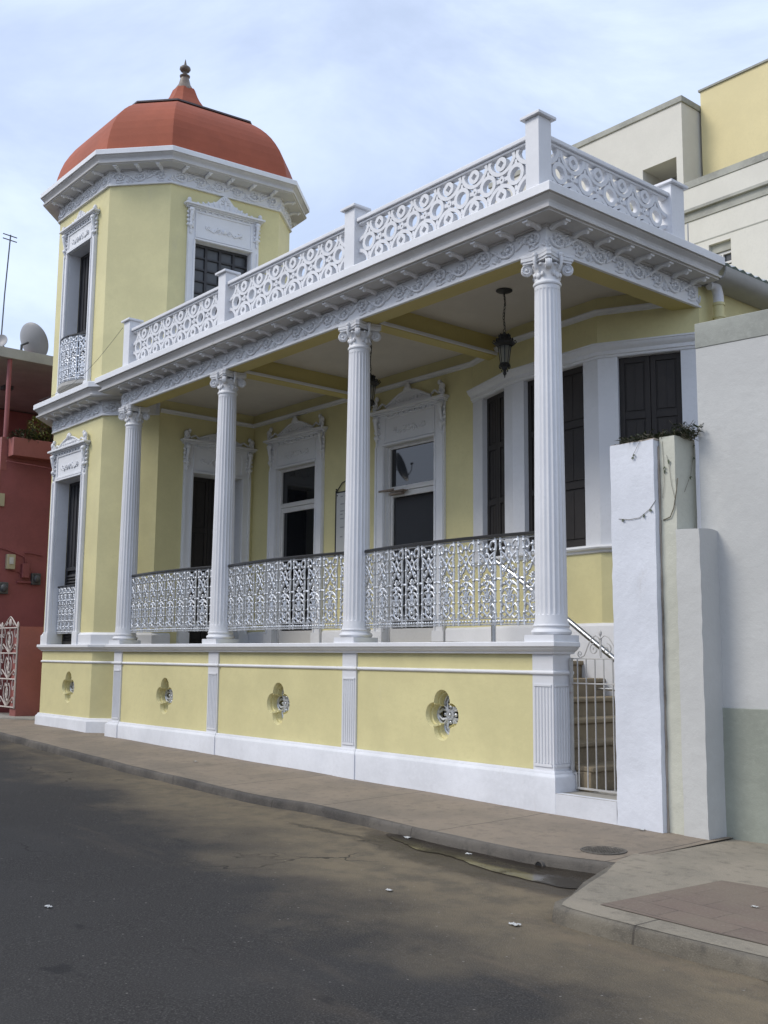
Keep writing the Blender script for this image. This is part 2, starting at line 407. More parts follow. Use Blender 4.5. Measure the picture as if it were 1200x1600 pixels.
def surround(fr, w2, zh, zs, za, tw=.15, style='scroll', floor=.0, root=None, dp=.10):
    """ornate white door/window casing; local u centred on the opening; returns nothing, adds sub-parts to root"""
    a = MB(); a.M = fr
    for s in (-1, 1):
        x0, x1 = sorted((s*w2, s*(w2 + tw)))
        a.box(x0, x1, 0, .040, floor, zh + .03)
        a.box(*sorted((s*(w2 + .012), s*(w2 + .040))), .040, .052, floor, zh)
        a.box(*sorted((s*(w2 + tw - .045), s*(w2 + tw - .01))), .040, .056, floor, zh)
        a.box(*sorted((s*(w2 - .006), s*(w2 + tw + .015))), -.0005, .065, floor + .0005, floor + .20)
    a.box(-w2, w2, 0.001, .038, zh, zh + .03)
    a.box(-w2 - .03, w2 + .03, .038, .062, zh + .005, zh + .030)
    for s in (-1, 1): a.box(*sorted((s*(w2 - .004), s*(w2 + .004))), -dp, -.001, floor, zh - .001)
    a.box(-w2 + .0045, w2 - .0045, -dp, -.0012, zh - .006, zh - .002)
    a.build('casing', 'trimwhite', root, bevel=.003)
    hp = zs - zh
    b = MB(); b.M = fr
    b.box(-w2 - tw, w2 + tw, 0.003, .030, zh + .031, zs)
    if style != 'plain':
        b.box(-w2 - .01, w2 + .01, .030, .045, zh + .05, zh + .075); b.box(-w2 - .01, w2 + .01, .030, .045, zs - .055, zs - .03)
        b.box(-w2 - .01, -w2 + .015, .030, .045, zh + .076, zs - .056); b.box(w2 - .015, w2 + .01, .030, .045, zh + .076, zs - .056)
    cw = (zh + zs)/2 - .02
    for s in (-1, 1):
        b.tube([(s*q, .036, w) for q, w in ((.02, cw - .03), (.07, cw + .035), (.13, cw + .01), (.19, cw - .05), (.27, cw - .02), (.33, cw + .03))], .013, 6)
        b.tube(spiral(s*.10, cw - .015, .045, 1.2, PI/2, s, .036), .011, 5)
        b.tube(spiral(s*.30, cw - .005, .040, 1.1, 0, -s, .036), .009, 5)
        for q in range(6): b.ell((s*(.05 + .055*q), .034, cw + .035*math.sin(q*1.9)), .026, .014, .012, 6, 4, s*q*.8)
    b.ell((0, .04, cw), .035, .03, .045)
    for k in range(9):
        q = -w2 + .06 + (2*w2 - .12)*k/8; b.box(q - .014, q + .014, .030, .055, zs - .028, zs - .004)
    b.build('frieze_panel', 'trimwhite', root, smooth=35)
    c = MB(); c.M = fr; W = w2 + tw
    e = .075
    for (o, z0, z1) in ((.055, zs, zs + .022), (.085, zs + .0225, zs + .040), (.125, zs + .0405, zs + .072)):
        c.box(-W - o*.6, W + o*.6, 0.004, o, z0, z1)
    c.build('shelf', 'trimwhite', root, bevel=.004)
    for s in (-1, 1):                                   # consoles hanging at both ends
        d = MB(); d.M = fr; x = s*(W - .045)
        d.tube([(x, .045, zs - .005), (x, .085, zs - .06), (x, .070, zs - .14), (x, .045, zs - .24), (x, .060, zs - .31), (x, .045, zs - .36)], .034, 8, r1=.020)
        d.ell((x, .075, zs - .045), .050, .045, .045, 10, 6); d.ell((x, .055, zs - .30), .045, .035, .040, 10, 6)
        d.ell((x, .04, zs - .40), .022, .022, .045, 8, 5)
        for q in range(4):
            d.ell((x + s*.045, .035, zs - .08 - .07*q), .030, .022, .026, 7, 4, s*.6)
            d.ell((x - s*.040, .035, zs - .11 - .07*q), .022, .020, .022, 7, 4, -s*.6)
        d.build('console', 'trimwhite', root, smooth=60)
    p = MB(); p.M = fr; zt = zs + .072; H = za - zt
    if style == 'tri':
        poly = [(-W + .12, zt), (-w2*.55, zt + H*.30), (-.16, zt + H*.48), (-.07, zt + H*.85), (0, zt + H), (.07, zt + H*.85), (.16, zt + H*.48), (w2*.55, zt + H*.30), (W - .12, zt)]
        p.prism(poly, .02, .05)
        for k in range(11):
            q = -1 + k/5; x = q*(W - .16); hh = H*(1 - abs(q))**1.0*.55
            p.ell((x, .055, zt + .025 + hh*.5), .024, .014, .03 + hh*.35, 6, 4, -q*.9)
        for k in range(7): a_ = PI*k/6; p.ell((.055*math.cos(a_), .055, zt + H*.45 + H*.30*math.sin(a_)), .013, .016, .045, 6, 4, a_ - PI/2)
        for s in (-1, 1): p.ell((s*(W - .0), .06, zt + .045), .038, .038, .050, 9, 6); p.box(s*W - .03, s*W + .03, .03, .09, zt, zt + .02)
    else:
        poly = [(-W*.70, zt)]
        for k in range(13):
            q = -1 + k/6; poly.append((q*W*.62, zt + H*(.18 + .50*math.cos(q*PI/2)**1.2)))
        poly.append((W*.70, zt)); p.prism(poly, .015, .05)
        p.tube([(q_/10*W*.66, .055, zt + H*(.16 + .52*max(0, math.cos(q_/10*PI/2))**1.2)) for q_ in range(-10, 11)], .017, 7)
        p.ell((0, .06, zt + H*.80), .055, .035, H*.22, 9, 6); p.ell((-.05, .06, zt + H*.70), .03, .03, .04); p.ell((.05, .06, zt + H*.70), .03, .03, .04)
        for k in range(8): q = (k - 3.5)/4; p.ell((q*W*.42, .055, zt + H*.28), .03, .012, .022, 6, 4, q*2)
        for s in (-1, 1):
            x = s*(W - .03)
            p.tube(spiral(x, zt + H*.22, .055, 1.3, -PI/2, s, .06), .020, 6)
            p.ell((x + s*.015, .06, zt + H*.42), .050, .04, .055, 9, 6); p.ell((x - s*.03, .06, zt + H*.62), .030, .035, .040)
            p.tube([(x - s*.05, .055, zt + H*.15), (x - s*.14, .055, zt + H*.34), (x - s*.20, .05, zt + H*.22)], .016, 6)
    p.build('pediment', 'trimwhite', root, smooth=45)

def iron_unit(mb, u0, p, h, v=0):
    def T(pts, r=.0075, n=5): mb.tube([(u0 + u*p, v + dv, w*h) for u, w, dv in [(q + (0,))[:3] for q in pts]], r*1.38, n)
    def ball(u, w, r=.014, k=1): mb.ell((u0 + u*p, v, w*h), r*k*1.25, r*1.3, r*1.3, 6, 4)
    for s in (-1, 1):
        T([(s*.36, 0), (s*.40, .10), (s*.35, .22), (s*.37, .36), (s*.36, .52), (s*.38, .66), (s*.34, .80), (s*.41, .92), (s*.38, 1.0)], .0085)
        for w in (.14, .27, .40, .52, .70, .86, .95): ball(s*(.37), w, .0135)
        T([(s*.36, .53), (s*.5, .53)], .008)
        T([(s*.38, .97), (s*.22, .955), (s*.12, .90), (s*.20, .86), (s*.27, .885)], .008)         # top volute
        T([(s*.34, .83), (s*.20, .80), (s*.06, .74), (-s*.04, .68), (-s*.14, .62), (-s*.24, .60), (-s*.28, .645)], .0085)   # crossing S
        T([(s*.36, .44), (s*.26, .47), (s*.16, .50), (s*.08, .465), (0, .43)], .0085)
        T([(s*.35, .36), (s*.22, .41), (s*.10, .38), (s*.04, .31), (s*.12, .26), (s*.20, .30), (s*.15, .345)], .0075)
        T([(s*.37, .20), (s*.26, .245), (s*.14, .215), (s*.17, .15), (s*.06, .12), (0, .10)], .0085)
        T([(s*.34, .12), (s*.22, .085), (s*.12, .115)], .007)
        ball(s*.20, .865, .012); ball(s*.25, .62, .013); ball(s*.13, .27, .012); ball(s*.20, .47, .013)
    for k in range(5):                                                   # palmette fan
        a = R(30 + 30*k); mb.ell((u0 + .10*p*math.cos(a)*1.4, v - .004, (.52 + .035*math.sin(a))*h), .030, .009, .008, 6, 4, a)
    for s in (-1, 1):
        T([(s*.34, .74), (s*.24, .70), (s*.14, .735), (s*.10, .80), (s*.03, .83)], .0065); T([(s*.35, .58), (s*.27, .555), (s*.20, .59)], .0065)
        T([(0, .36), (s*.10, .335), (s*.24, .345), (s*.35, .30)], .006); T([(0, .20), (s*.09, .20), (s*.16, .255), (s*.12, .30)], .0065)
        mb.ell((u0 + s*.29*p, v, .77*h), .020, .010, .010, 6, 4, s*.7); mb.ell((u0 + s*.16*p, v, .415*h), .022, .010, .011, 6, 4, -s*.6); mb.ell((u0 + s*.28*p, v, .155*h), .018, .010, .010, 6, 4, s*.8)
        mb.ell((u0 + s*.17*p, v, .665*h), .022, .010, .010, 6, 4, -s*.9); mb.ell((u0 + s*.06*p, v, .495*h), .014, .010, .022, 6, 4, s*.5)
    T([(0, .80), (0, .94)], .008); ball(0, .90, .017); ball(0, .82, .012); ball(0, .70, .016); ball(0, .575, .014)
    mb.ring(u0, .29*h, .016, .030, v - .007, v + .007, n=10); ball(0, .29, .010)
    T([(0, .43), (0, .33)], .009); T([(0, .24), (0, .16)], .008); ball(0, .42, .016); ball(0, .17, .013)
    for k in range(7): ball(-.45 + .15*k, .045, .0115)
def iron_panel(mb, L, h, z0, pitch=.27, bow=.0, v0=0.0):
    """cast iron panel along local u 0..L, bowed outwards"""
    def wp(p): return (p[0], p[1] + v0 + bow*(1 - (2*p[0]/L - 1)**2), p[2] + z0)
    mb.warp = wp
    n = max(1, round(L / pitch)); p = L/n
    for i in range(n): iron_unit(mb, (i + .5)*p, p, h)
    k = max(8, n*3)
    for w, r in ((.012, .009), (.082, .007), (.985, .009)):
        mb.tube([(L*i/k, 0, w*h) for i in range(k + 1)], r, 5)
    mb.warp = None
def rail_bar(mb, L, z, bow, v0, w=.045, t=.030, nseg=16):
    vs = []; 
    for i in range(nseg + 1):
        u = L*i/nseg; v = v0 + bow*(1 - (2*u/L - 1)**2)
        for dv, dz in ((-w/2, 0), (-w/2, t*.7), (-w*.3, t), (w*.3, t), (w/2, t*.7), (w/2, 0)): vs.append((u, v + dv, z + dz))
    fs = [(i*6+j, i*6+(j+1) % 6, (i+1)*6+(j+1) % 6, (i+1)*6+j) for i in range(nseg) for j in range(6)]
    fs += [tuple(range(6)), tuple(range(nseg*6, nseg*6+6))]
    mb.add(vs, fs)

def wall_face(mb, p0, p1, z0, z1, holes=(), dz=(), depth=.2):
    """one wall face with rectangular openings (u0,u1,w0,w1[,depth]) and their reveals"""
    mb.M = frame(p0, p1); L = (Vector(p1) - Vector(p0)).length
    us = sorted({0, L, *[q for h in holes for q in h[:2]]}); ws = sorted({z0, z1, *[q for h in holes for q in h[2:4]]})
    for a, b in zip(us, us[1:]):
        for c, d in zip(ws, ws[1:]):
            if any(h[0] - 1e-6 < (a+b)/2 < h[1] + 1e-6 and h[2] < (c+d)/2 < h[3] for h in holes): continue
            mb.quad((a, 0, c), (b, 0, c), (b, 0, d), (a, 0, d))
    for h in holes:
        a, b, c, d = h[:4]; e = -(h[4] if len(h) > 4 else depth)
        mb.quad((a, 0, c), (a, e, c), (a, e, d), (a, 0, d)); mb.quad((b, 0, c), (b, e, c), (b, e, d), (b, 0, d))
        mb.quad((a, 0, d), (b, 0, d), (b, e, d), (a, e, d)); mb.quad((a, 0, c), (b, 0, c), (b, e, c), (a, e, c))
    mb.M = Matrix.Identity(4)

def quatrefoil(cu, cw, k=1.0, kx=.95, n=14):
    """outline of four overlapping lobes"""
    pts = []; r = .118*k; d = .128*k
    for q, a in enumerate((0, PI/2, PI, 3*PI/2)):
        for i in range(n + 1):
            th = a - R(105) + R(210)*i/n
            x, w = d*math.cos(a) + r*math.cos(th), d*math.sin(a) + r*math.sin(th)
            pts.append((cu + x*kx, cw + w))
    return pts
def quat_wall(mb, p0, p1, z0, z1, centres, zc):
    """wall face with quatrefoil openings, stepped recess, faces triangulated"""
    fr = frame(p0, p1); L = (Vector(p1) - Vector(p0)).length
    b = bmesh.new()
    def loop(pts):
        vs = [b.verts.new((u, 0, w)) for u, w in pts]
        return [b.edges.new((vs[i], vs[(i+1) % len(vs)])) for i in range(len(vs))]
    E_ = loop([(0, z0), (L, z0), (L, z1), (0, z1)])
    for c in centres: E_ += loop(quatrefoil(c, zc))
    bmesh.ops.triangle_fill(b, use_beauty=True, use_dissolve=False, edges=E_)
    b.verts.index_update()
    mb.M = fr
    mb.add([tuple(v.co) for v in b.verts], [tuple(v.index for v in f.verts) for f in b.faces]); b.free()
    for c in centres:
        rings = [(1.0, 0), (.93, -.035), (.93, -.06), (.84, -.062), (.80, -.19)]
        vs = []; n = 0
        for k, v in rings:
            q = quatrefoil(c, zc, k); n = len(q); vs += [(u, v, w) for u, w in q]
        mb.add(vs, [(i*n+j, i*n+(j+1) % n, (i+1)*n+(j+1) % n, (i+1)*n+j) for i in range(len(rings)-1) for j in range(n)])
    mb.M = Matrix.Identity(4)
def grille(fr, cu, cw, parent):
    g = MB(); g.M = fr; v = -.125
    q = quatrefoil(cu, cw, .80); g.tube([(u, v, w) for u, w in q], .014, 5, closed=True)
    for a in (0, PI/2, PI, 3*PI/2):
        x, w = cu + .108*math.cos(a)*.95, cw + .108*math.sin(a)
        for s in (-1, 1):
            g.tube([(cu + .05*math.cos(a + s*.8), v, cw + .05*math.sin(a + s*.8)), (x + .05*math.cos(a + s*1.3), v, w + .05*math.sin(a + s*1.3)), (x + .085*math.cos(a), v, w + .085*math.sin(a))], .014, 5)
        g.ell((cu + .075*math.cos(a), v + .004, cw + .075*math.sin(a)), .02, .014, .02)
        b_ = a + PI/4; g.tube([(cu, v, cw), (cu + .14*math.cos(b_), v, cw + .14*math.sin(b_))], .013, 5)
    g.ring(cu, cw, .028, .055, v - .012, v + .016, n=14); g.ell((cu, v + .012, cw), .018, .016, .018)
    o = g.build('vent_grille', 'silver', parent, smooth=50)
    d = MB(); d.M = fr; d.quad((cu - .2, -.1895, cw - .22), (cu + .2, -.1895, cw - .22), (cu + .2, -.1895, cw + .22), (cu - .2, -.1895, cw + .22))
    return o, d

# ================================================================== THE SETTING
def ground():
    xs = [-400, -60, -25] + [-20 + i for i in range(35)] + [20, 60, 400]
    ys = [-400, -60, -14] + [-12 + .75*i for i in range(20)] + [8, 60, 400]
    mb = MB(); vs = [(x, y, gz(x) - .30) for y in ys for x in xs]; n = len(xs)
    mb.add(vs, [(j*n+i, j*n+i+1, (j+1)*n+i+1, (j+1)*n+i) for j in range(len(ys)-1) for i in range(n-1)])
    tag(mb.build('ground', 'mud'), 'bare ground under the street and houses', None, kind='structure')
ground()
def sheet(name, poly, zf, mat, label, thick=.05, sub=0):
    mb = MB(); mb.flat(poly, (lambda x, y: zf(x, y) - thick), zf)
    return tag(mb.build(name, mat), label, None, kind='structure')
mb = MB(); xs = [-90, -50, -25] + [-20 + .5*i for i in range(70)] + [20, 40, 90]; ys = [-9.6 + .4*i for i in range(27)]
mb.add([(x, y, rz_(x, y)) for y in ys for x in xs], [(j*len(xs)+i, j*len(xs)+i+1, (j+1)*len(xs)+i+1, (j+1)*len(xs)+i) for j in range(len(ys)-1) for i in range(len(xs)-1)])
tag(mb.build('road', 'road', smooth=60), 'dark asphalt road with a dusty tan strip along the kerb', None, kind='structure')

KL = [(-90, -.70), (-40, -.75), (-20, -.85), (-12.5, -.98), (-10.0, -1.08), (-8.2, -1.20), (-6.8, -1.28), (-5.2, -1.385), (-3.8, -1.43), (-2.6, -1.48), (-2.2, -1.44), (-1.76, -1.37), (-.9, -1.385), (-.3, -1.41), (.56, -1.42), (.93, -1.40), (1.30, -1.33), (1.58, -1.24)]
def dens(pl, step=.25, lo=-14):
    out = [pl[0]]
    for a, b in zip(pl, pl[1:]):
        L = math.dist(a, b); n = 1 if b[0] < lo else max(1, int(L/step))
        out += [(a[0] + (b[0]-a[0])*i/n, a[1] + (b[1]-a[1])*i/n) for i in range(1, n+1)]
    return out
def kerb_strip(name, pl, mat, label, zf, w=.16, drop=.20, jit=.016, rr=.03, seed=3):
    rnd = random.Random(seed); P = dens(pl); mb = MB(); vs = []
    prof = [(-w, -.004), (-.030, -.001), (-.010, -.004), (-.001, -.014), (.004, -.040), (.010, -.09), (.016, -drop), (-w, -drop)]
    for i, p in enumerate(P):
        a = Vector(P[max(0, i-1)]); b = Vector(P[min(len(P)-1, i+1)]); d = (b - a).normalized(); nn = Vector((d.y, -d.x))
        j1, j2 = rnd.uniform(-jit, jit), rnd.uniform(-jit, jit)*.5
        for k, (o, z) in enumerate(prof):
            q = 1 if 1 < k < 6 else 0
            x, y = p[0] + nn.x*(o + q*j1), p[1] + nn.y*(o + q*j1)
            vs.append((x, y, zf(p[0], p[1]) + z + (j2 if 1 < k < 4 else 0)))
    n = len(prof)
    mb.add(vs, [(i*n+j, i*n+(j+1) % n, (i+1)*n+(j+1) % n, (i+1)*n+j) for i in range(len(P)-1) for j in range(n)] + [tuple(range(n)), tuple(range((len(P)-1)*n, len(P)*n))])
    return tag(mb.build(name, mat, smooth=50), label, None, kind='structure')
kerb_strip('kerb', KL, 'kerb', 'worn dark concrete kerb along the house pavement', wz, w=.06)
CK = [(1.60, -1.27), (1.72, -1.55), (1.86, -1.90), (2.00, -2.22), (2.08, -2.40), (2.13, -2.47), (2.22, -2.50), (2.42, -2.51), (2.95, -2.50), (3.42, -2.47), (4.5, -2.42), (8, -2.25), (14, -2.0), (60, -2.0)]
def wz2(x, y): return gz(x) - .020
kerb_strip('corner_kerb', CK, 'kerb2', 'pale worn kerb around the projecting street corner', wz2, w=.06, jit=.018, seed=5)
def grid_sheet(name, bot, top, zf, mat, label, ny=8):
    """sheet between two polylines with the same number of points"""
    mb = MB(); n = len(bot); vs = []
    for j in range(ny + 1):
        for a, b in zip(bot, top):
            x, y = a[0] + (b[0]-a[0])*j/ny, a[1] + (b[1]-a[1])*j/ny; vs.append((x, y, zf(x, y)))
    mb.add(vs, [(j*n+i, j*n+i+1, (j+1)*n+i+1, (j+1)*n+i) for j in range(ny) for i in range(n-1)])
    return tag(mb.build(name, mat, smooth=60), label, None, kind='structure')
D = dens(KL); inner = []
for i, p in enumerate(D):
    a = Vector(D[max(0, i-1)]); b = Vector(D[min(len(D)-1, i+1)]); d = (b-a).normalized(); inner.append((p[0] - d.y*.035, p[1] + d.x*.035))
grid_sheet('pavement', inner, [(p[0], .35 if p[0] > -11 else 2.2) for p in inner], lambda x, y: wz(x, y) - .003 + .003*math.sin(3*x + 2*y), 'walk', 'stained brown concrete pavement in front of the yellow house')
D2 = dens(CK); inn2 = []
for i, p in enumerate(D2):
    a = Vector(D2[max(0, i-1)]); b = Vector(D2[min(len(D2)-1, i+1)]); d = (b-a).normalized(); inn2.append((p[0] - d.y*.035, p[1] + d.x*.035))
def wzc(x, y): return gz(x) - .019
cpoly = [(1.17, .02), (1.40, -.62), (1.57, -1.19)] + inn2[1:] + [(60, 6), (2.4, .8), (1.19, .5)]
mb = MB(); mb.add([(x, y, wzc(x, y)) for x, y in cpoly], [tuple(range(len(cpoly)))])
bm_ = bmesh.new(); vsx = [bm_.verts.new((x, y, 0)) for x, y in cpoly]; bmesh.ops.triangulate(bm_, faces=[bm_.faces.new(vsx)]); bm_.verts.index_update()
mb.f = [[v.index for v in f_.verts] for f_ in bm_.faces]; mb.m = [0]*len(mb.f); bm_.free()
tag(mb.build('corner_pavement', 'walk2'), 'pale concrete pavement of the street corner', None, kind='structure')
PV = [(2.28, -2.27), (3.0, -2.27), (3.5, -2.25), (4.5, -2.19), (8, -2.02), (14, -1.8)]; PV2 = [(2.34, -1.14), (2.6, -1.09), (3.5, -1.05), (4.5, -1.0), (8, -.9), (14, -.8)]
grid_sheet('brick_paving', PV, PV2, lambda x, y: wzc(x, y) + .004, 'paver', 'faded reddish brick paving set into the corner pavement')
def spl(P, n=5):
    out = []; k = len(P); rn = random.Random(8)
    for i in range(k):
        p0, p1, p2, p3 = (Vector(P[(i + j) % k]) for j in (-1, 0, 1, 2))
        for q in range(n):
            t_ = q/n; v = .5*((2*p1) + (p2 - p0)*t_ + (2*p0 - 5*p1 + 4*p2 - p3)*t_*t_ + (3*p1 - p0 - 3*p2 + p3)*t_**3)
            out.append((v.x + rn.uniform(-.008, .008), v.y + rn.uniform(-.008, .008)))
    return out
pud = spl([(-.50, -1.45), (-.36, -1.56), (-.10, -1.63), (.14, -1.72), (.36, -1.68), (.62, -1.72), (.92, -1.79), (1.30, -1.80), (1.62, -1.78), (1.72, -1.62), (1.62, -1.30), (1.30, -1.28), (.8, -1.36), (.3, -1.37), (-.2, -1.37)])
mb = MB(); mb.add([(x, y, rz_(x, y) + .005) for x, y in pud], [tuple(range(len(pud)))])
bm_ = bmesh.new(); vsx = [bm_.verts.new((x, y, 0)) for x, y in pud]; bmesh.ops.triangulate(bm_, faces=[bm_.faces.new(vsx)]); bm_.verts.index_update()
mb.f = [[v.index for v in f_.verts] for f_ in bm_.faces]; mb.m = [0]*len(mb.f); bm_.free()
tag(mb.build('puddle', 'water'), 'dark muddy puddle in the gutter beside the kerb', None, kind='structure')

# ================================================================== THE YELLOW HOUSE
H = empty('yellow_house', (-4.5, 1.2, -1.4), 'pale yellow house with white columned porch and a red domed corner tower', 'house')
LA = [(-12.02, .78), (-11.15, 0), (-9.25, 0), (-8.60, .65), (-8.60, 2.44)]      # lower tower
LAc = [(-11.15, 3.4), (-12.02, 2.6)] + LA[:-1]
UA = [(-11.35, 0), (-9.38, 0), (-8.60, .70), (-8.37, 2.67), (-8.95, 3.30), (-10.90, 3.52), (-12.0, 2.85), (-12.10, .72)]
ZB = -1.75
# ---- tower walls
mb = MB(); QX = (-1.44, -4.24, -6.97)
wall_face(mb, LA[0], LA[1], ZB, 3.62)
wall_face(mb, LA[1], LA[2], -.30, 3.62, [(.30, 1.27, 0.002, 2.72, .24)])
wall_face(mb, LA[2], LA[3], ZB, 3.62)
wall_face(mb, (-8.60, .65), (-8.60, 2.44), ZB, 3.86, [(.62, 1.54, .002, 2.745, .30)])
wall_face(mb, (-11.15, 3.4), (-12.02, 2.6), ZB, 3.62); wall_face(mb, (-12.02, 2.6), (-12.02, .78), ZB, 3.62)
quat_wall(mb, LA[1], LA[2], ZB, -.30, [1.08], -.67)
mb.build('tower_wall', 'yellow', H, weld=True)
mb = MB(); U = UA
for k in range(8):
    a, b = U[k], U[(k+1) % 8]; L = math.dist(a, b); hs = []
    if k == 0: hs = [(.50, 1.42, 4.12, 6.73, .24)]
    if k == 2: hs = [(.44, 1.45, 4.12, 6.60, .14)]
    wall_face(mb, a, b, 4.075, 7.50, hs)
mb.build('upper_tower_wall', 'yellow', H, weld=True)
# lower frieze, cornice
LF = LAc
mb = MB(); mb.sweep([(.0, 3.60), (.036, 3.60), (.036, 3.616), (.024, 3.624), (.020, 3.640), (.020, 3.83), (0, 3.83)], LF)
mb.mi = 1; frieze_on(mb, [(-12.02 + .0, .78 - .0), (-11.15, -.020), (-9.245, -.020), (-8.59, .63)], 3.640, .190)
mb.build('tower_frieze', ['trimwhite', 'trimwhite'], H, smooth=50)
mb = MB(); mb.sweep([(o, z - .003) for o, z in CORN], LF); mb.flat(LF + [(-8.60, 2.44), (-8.6, 3.4)], 3.99, 4.079)
lcor = mb.build('tower_cornice', 'cornice', H)
mb = MB(); mb.sweep([(.332, 3.990), (.334, 3.992), (.334, 4.070), (.326, 4.0785), (0, 4.0875), (0, 4.0845), (.320, 4.0755)], LF)
mb.build('cornice_edge', 'trimwhite', lcor)
# upper frieze + cornice
mb = MB(); mb.sweep([(0, 7.47), (.04, 7.47), (.04, 7.487), (.026, 7.495), (.020, 7.51), (.020, 7.73), (0, 7.73)], UA, closed=True)
fr_path = UA + [UA[0]]
def offs(path, o):
    P = [Vector(p) for p in path]; k = len(P); out = []
    for i in range(k):
        d0 = (P[i] - P[i-1]).normalized(); d1 = (P[(i+1) % k] - P[i]).normalized()
        a, b = Vector((d0.y, -d0.x)), Vector((d1.y, -d1.x)); q = a + b; q = q/max(.05, q.dot(b)); out.append(tuple(P[i] + q*o))
    return out
U2 = offs(UA, .020); mb.mi = 1; frieze_on(mb, U2 + [U2[0]], 7.51, .205)
mb.build('tower_frieze', ['trimwhite', 'trimwhite'], H, smooth=50)
mb = MB(); mb.sweep([(o, z + 3.885) for o, z in CORN], UA, closed=True)
ucor = mb.build('tower_cornice', 'cornice', H)
mb = MB(); mb.sweep([(.331, 7.876), (.334, 7.878), (.334, 7.955), (.326, 7.964), (.20, 7.974), (.20, 7.968), (.318, 7.958)], UA, closed=True)
mb.build('cornice_edge', 'trimwhite', ucor)
# ---- modillions
def modillion_mesh():
    mb = MB()
    mb.prism([(-.032, .028), (.032, .028), (.032, .048), (-.032, .048)], .045, .235)
    mb.add([(-.028, .03, .028), (.028, .03, .028), (.028, .12, .028), (-.028, .12, .028), (-.022, .03, .0), (.022, .03, 0), (.020, .08, .018), (-.020, .08, .018)],
           [(0, 3, 2, 1), (4, 5, 6, 7), (0, 1, 5, 4), (1, 2, 6, 5), (2, 3, 7, 6), (3, 0, 4, 7)])
    mb.add([(-.020, .170, .0285), (.020, .170, .0285), (.020, .215, .0285), (-.020, .215, .0285), (-.008, .183, .004), (.008, .183, .004), (.008, .202, .004), (-.008, .202, .004)],
           [(0, 3, 2, 1), (4, 5, 6, 7), (0, 1, 5, 4), (1, 2, 6, 5), (2, 3, 7, 6), (3, 0, 4, 7)])
    return mb.build('modillion', 'trimwhite')
mod0 = modillion_mesh(); first = [True]
def modillions(parent, p0, p1, z, pitch=.335, e0=.0, e1=.0):
    L = math.dist(p0, p1) - e0 - e1; n = max(1, round(L/pitch)); fr = frame(p0, p1)
    for i in range(n):
        u = e0 + L*(i + .5)/n; Mx = world(parent).inverted() @ fr @ Matrix.Translation((u, 0, z))
        o = mod0 if first[0] else mod0.copy()
        if not first[0]: COL.objects.link(o)
        first[0] = False
        o.parent = parent; o.matrix_local = Mx
        o.matrix_local = Mx
modillions(lcor, (-11.15, 0), (-9.25, 0), 3.799, .33, -.05, -.05); modillions(lcor, (-9.25, 0), (-8.6, .65), 3.799, .40, .1, .25)
for k in range(5): modillions(ucor, UA[k], UA[(k+1) % 8], 3.799 + 3.885, .42, -.02, -.02)
# ---- dome
DC = (-10.22, 1.76)
def octo(s): return [(DC[0] + (x - DC[0])*s, DC[1] + (y - DC[1])*s) for x, y in UA]
def loft(mb, prof):
    vs = []; k = len(prof)
    for s, z in prof: vs += [(x, y, z) for x, y in octo(s)]
    mb.add(vs, [(i*8+j, i*8+(j+1) % 8, (i+1)*8+(j+1) % 8, (i+1)*8+j) for i in range(k-1) for j in range(8)] + [tuple(range(8))[::-1], tuple(range((k-1)*8, k*8))])
mb = MB(); loft(mb, [(1.07, 7.955), (1.067, 8.04), (1.057, 8.17), (1.042, 8.31), (1.02, 8.46), (.99, 8.61), (.95, 8.745), (.905, 8.87), (.855, 8.98), (.80, 9.08), (.74, 9.17), (.675, 9.25)])
dome = mb.build('dome', 'dome', H)
mb = MB(); loft(mb, [(.675, 9.251), (.695, 9.253), (.695, 9.280), (.665, 9.290), (.60, 9.293)]); mb.build('dome_ridge', 'domeedge', dome)
mb = MB(); loft(mb, [(.60, 9.294), (.50, 9.35), (.41, 9.43), (.33, 9.53), (.26, 9.645), (.205, 9.77), (.16, 9.90), (.125, 10.03), (.10, 10.16)]); mb.build('dome_spire', 'dome', dome)
mb = MB(); mb.lathe([(a, z - .085 if z > 10.3 else z - .06) for a, z in [(.185, 10.195), (.180, 10.22), (.150, 10.27), (.110, 10.36), (.085, 10.46), (.072, 10.50), (.092, 10.515), (.096, 10.535), (.060, 10.555), (.036, 10.58), (.042, 10.61), (.080, 10.63), (.102, 10.665), (.096, 10.70), (.060, 10.73), (.030, 10.745), (.022, 10.78), (.010, 10.84), (.003, 10.87)]], 20, DC)
mb.build('finial', 'bronze', dome, smooth=50)

# ---- base mouldings, string course and ledge shared by porch and tower
BASEP = [(0, -1.118), (.022, -1.118), (.030, -1.128), (.034, -1.142), (.055, -1.158), (.062, -1.172), (.062, ZB), (0, ZB)]
BANDP = [(0, -.254), (.010, -.256), (.018, -.264), (.020, -.273), (.018, -.282), (.010, -.290), (0, -.292)]
LEDGEP = [(0, 0), (.085, 0), (.092, -.006), (.092, -.040), (.080, -.046), (.072, -.060), (.050, -.078), (.030, -.088), (.026, -.105), (0, -.108)]
TP = LA[:-1]
def trim(name, prof, path, mat='trimwhite', dz=0, k=1, parent=H, closed=False):
    mb = MB(); mb.sweep([(o*k, z + dz) for o, z in prof], path, closed); return mb.build(name, mat, parent, smooth=35)
trim('plinth', BASEP, TP, 'basewhite'); trim('string_course', BANDP, TP); trim('ledge', LEDGEP, TP)
DADO = [(0, .185), (.012, .185), (.030, .160), (.042, .150), (.042, .002), (0, .002)]
trim('skirting', DADO, [TP[0], TP[1], (-10.98, 0)]); trim('skirting', DADO, [(-9.75, 0), TP[2], TP[3], (-8.60, .95)])

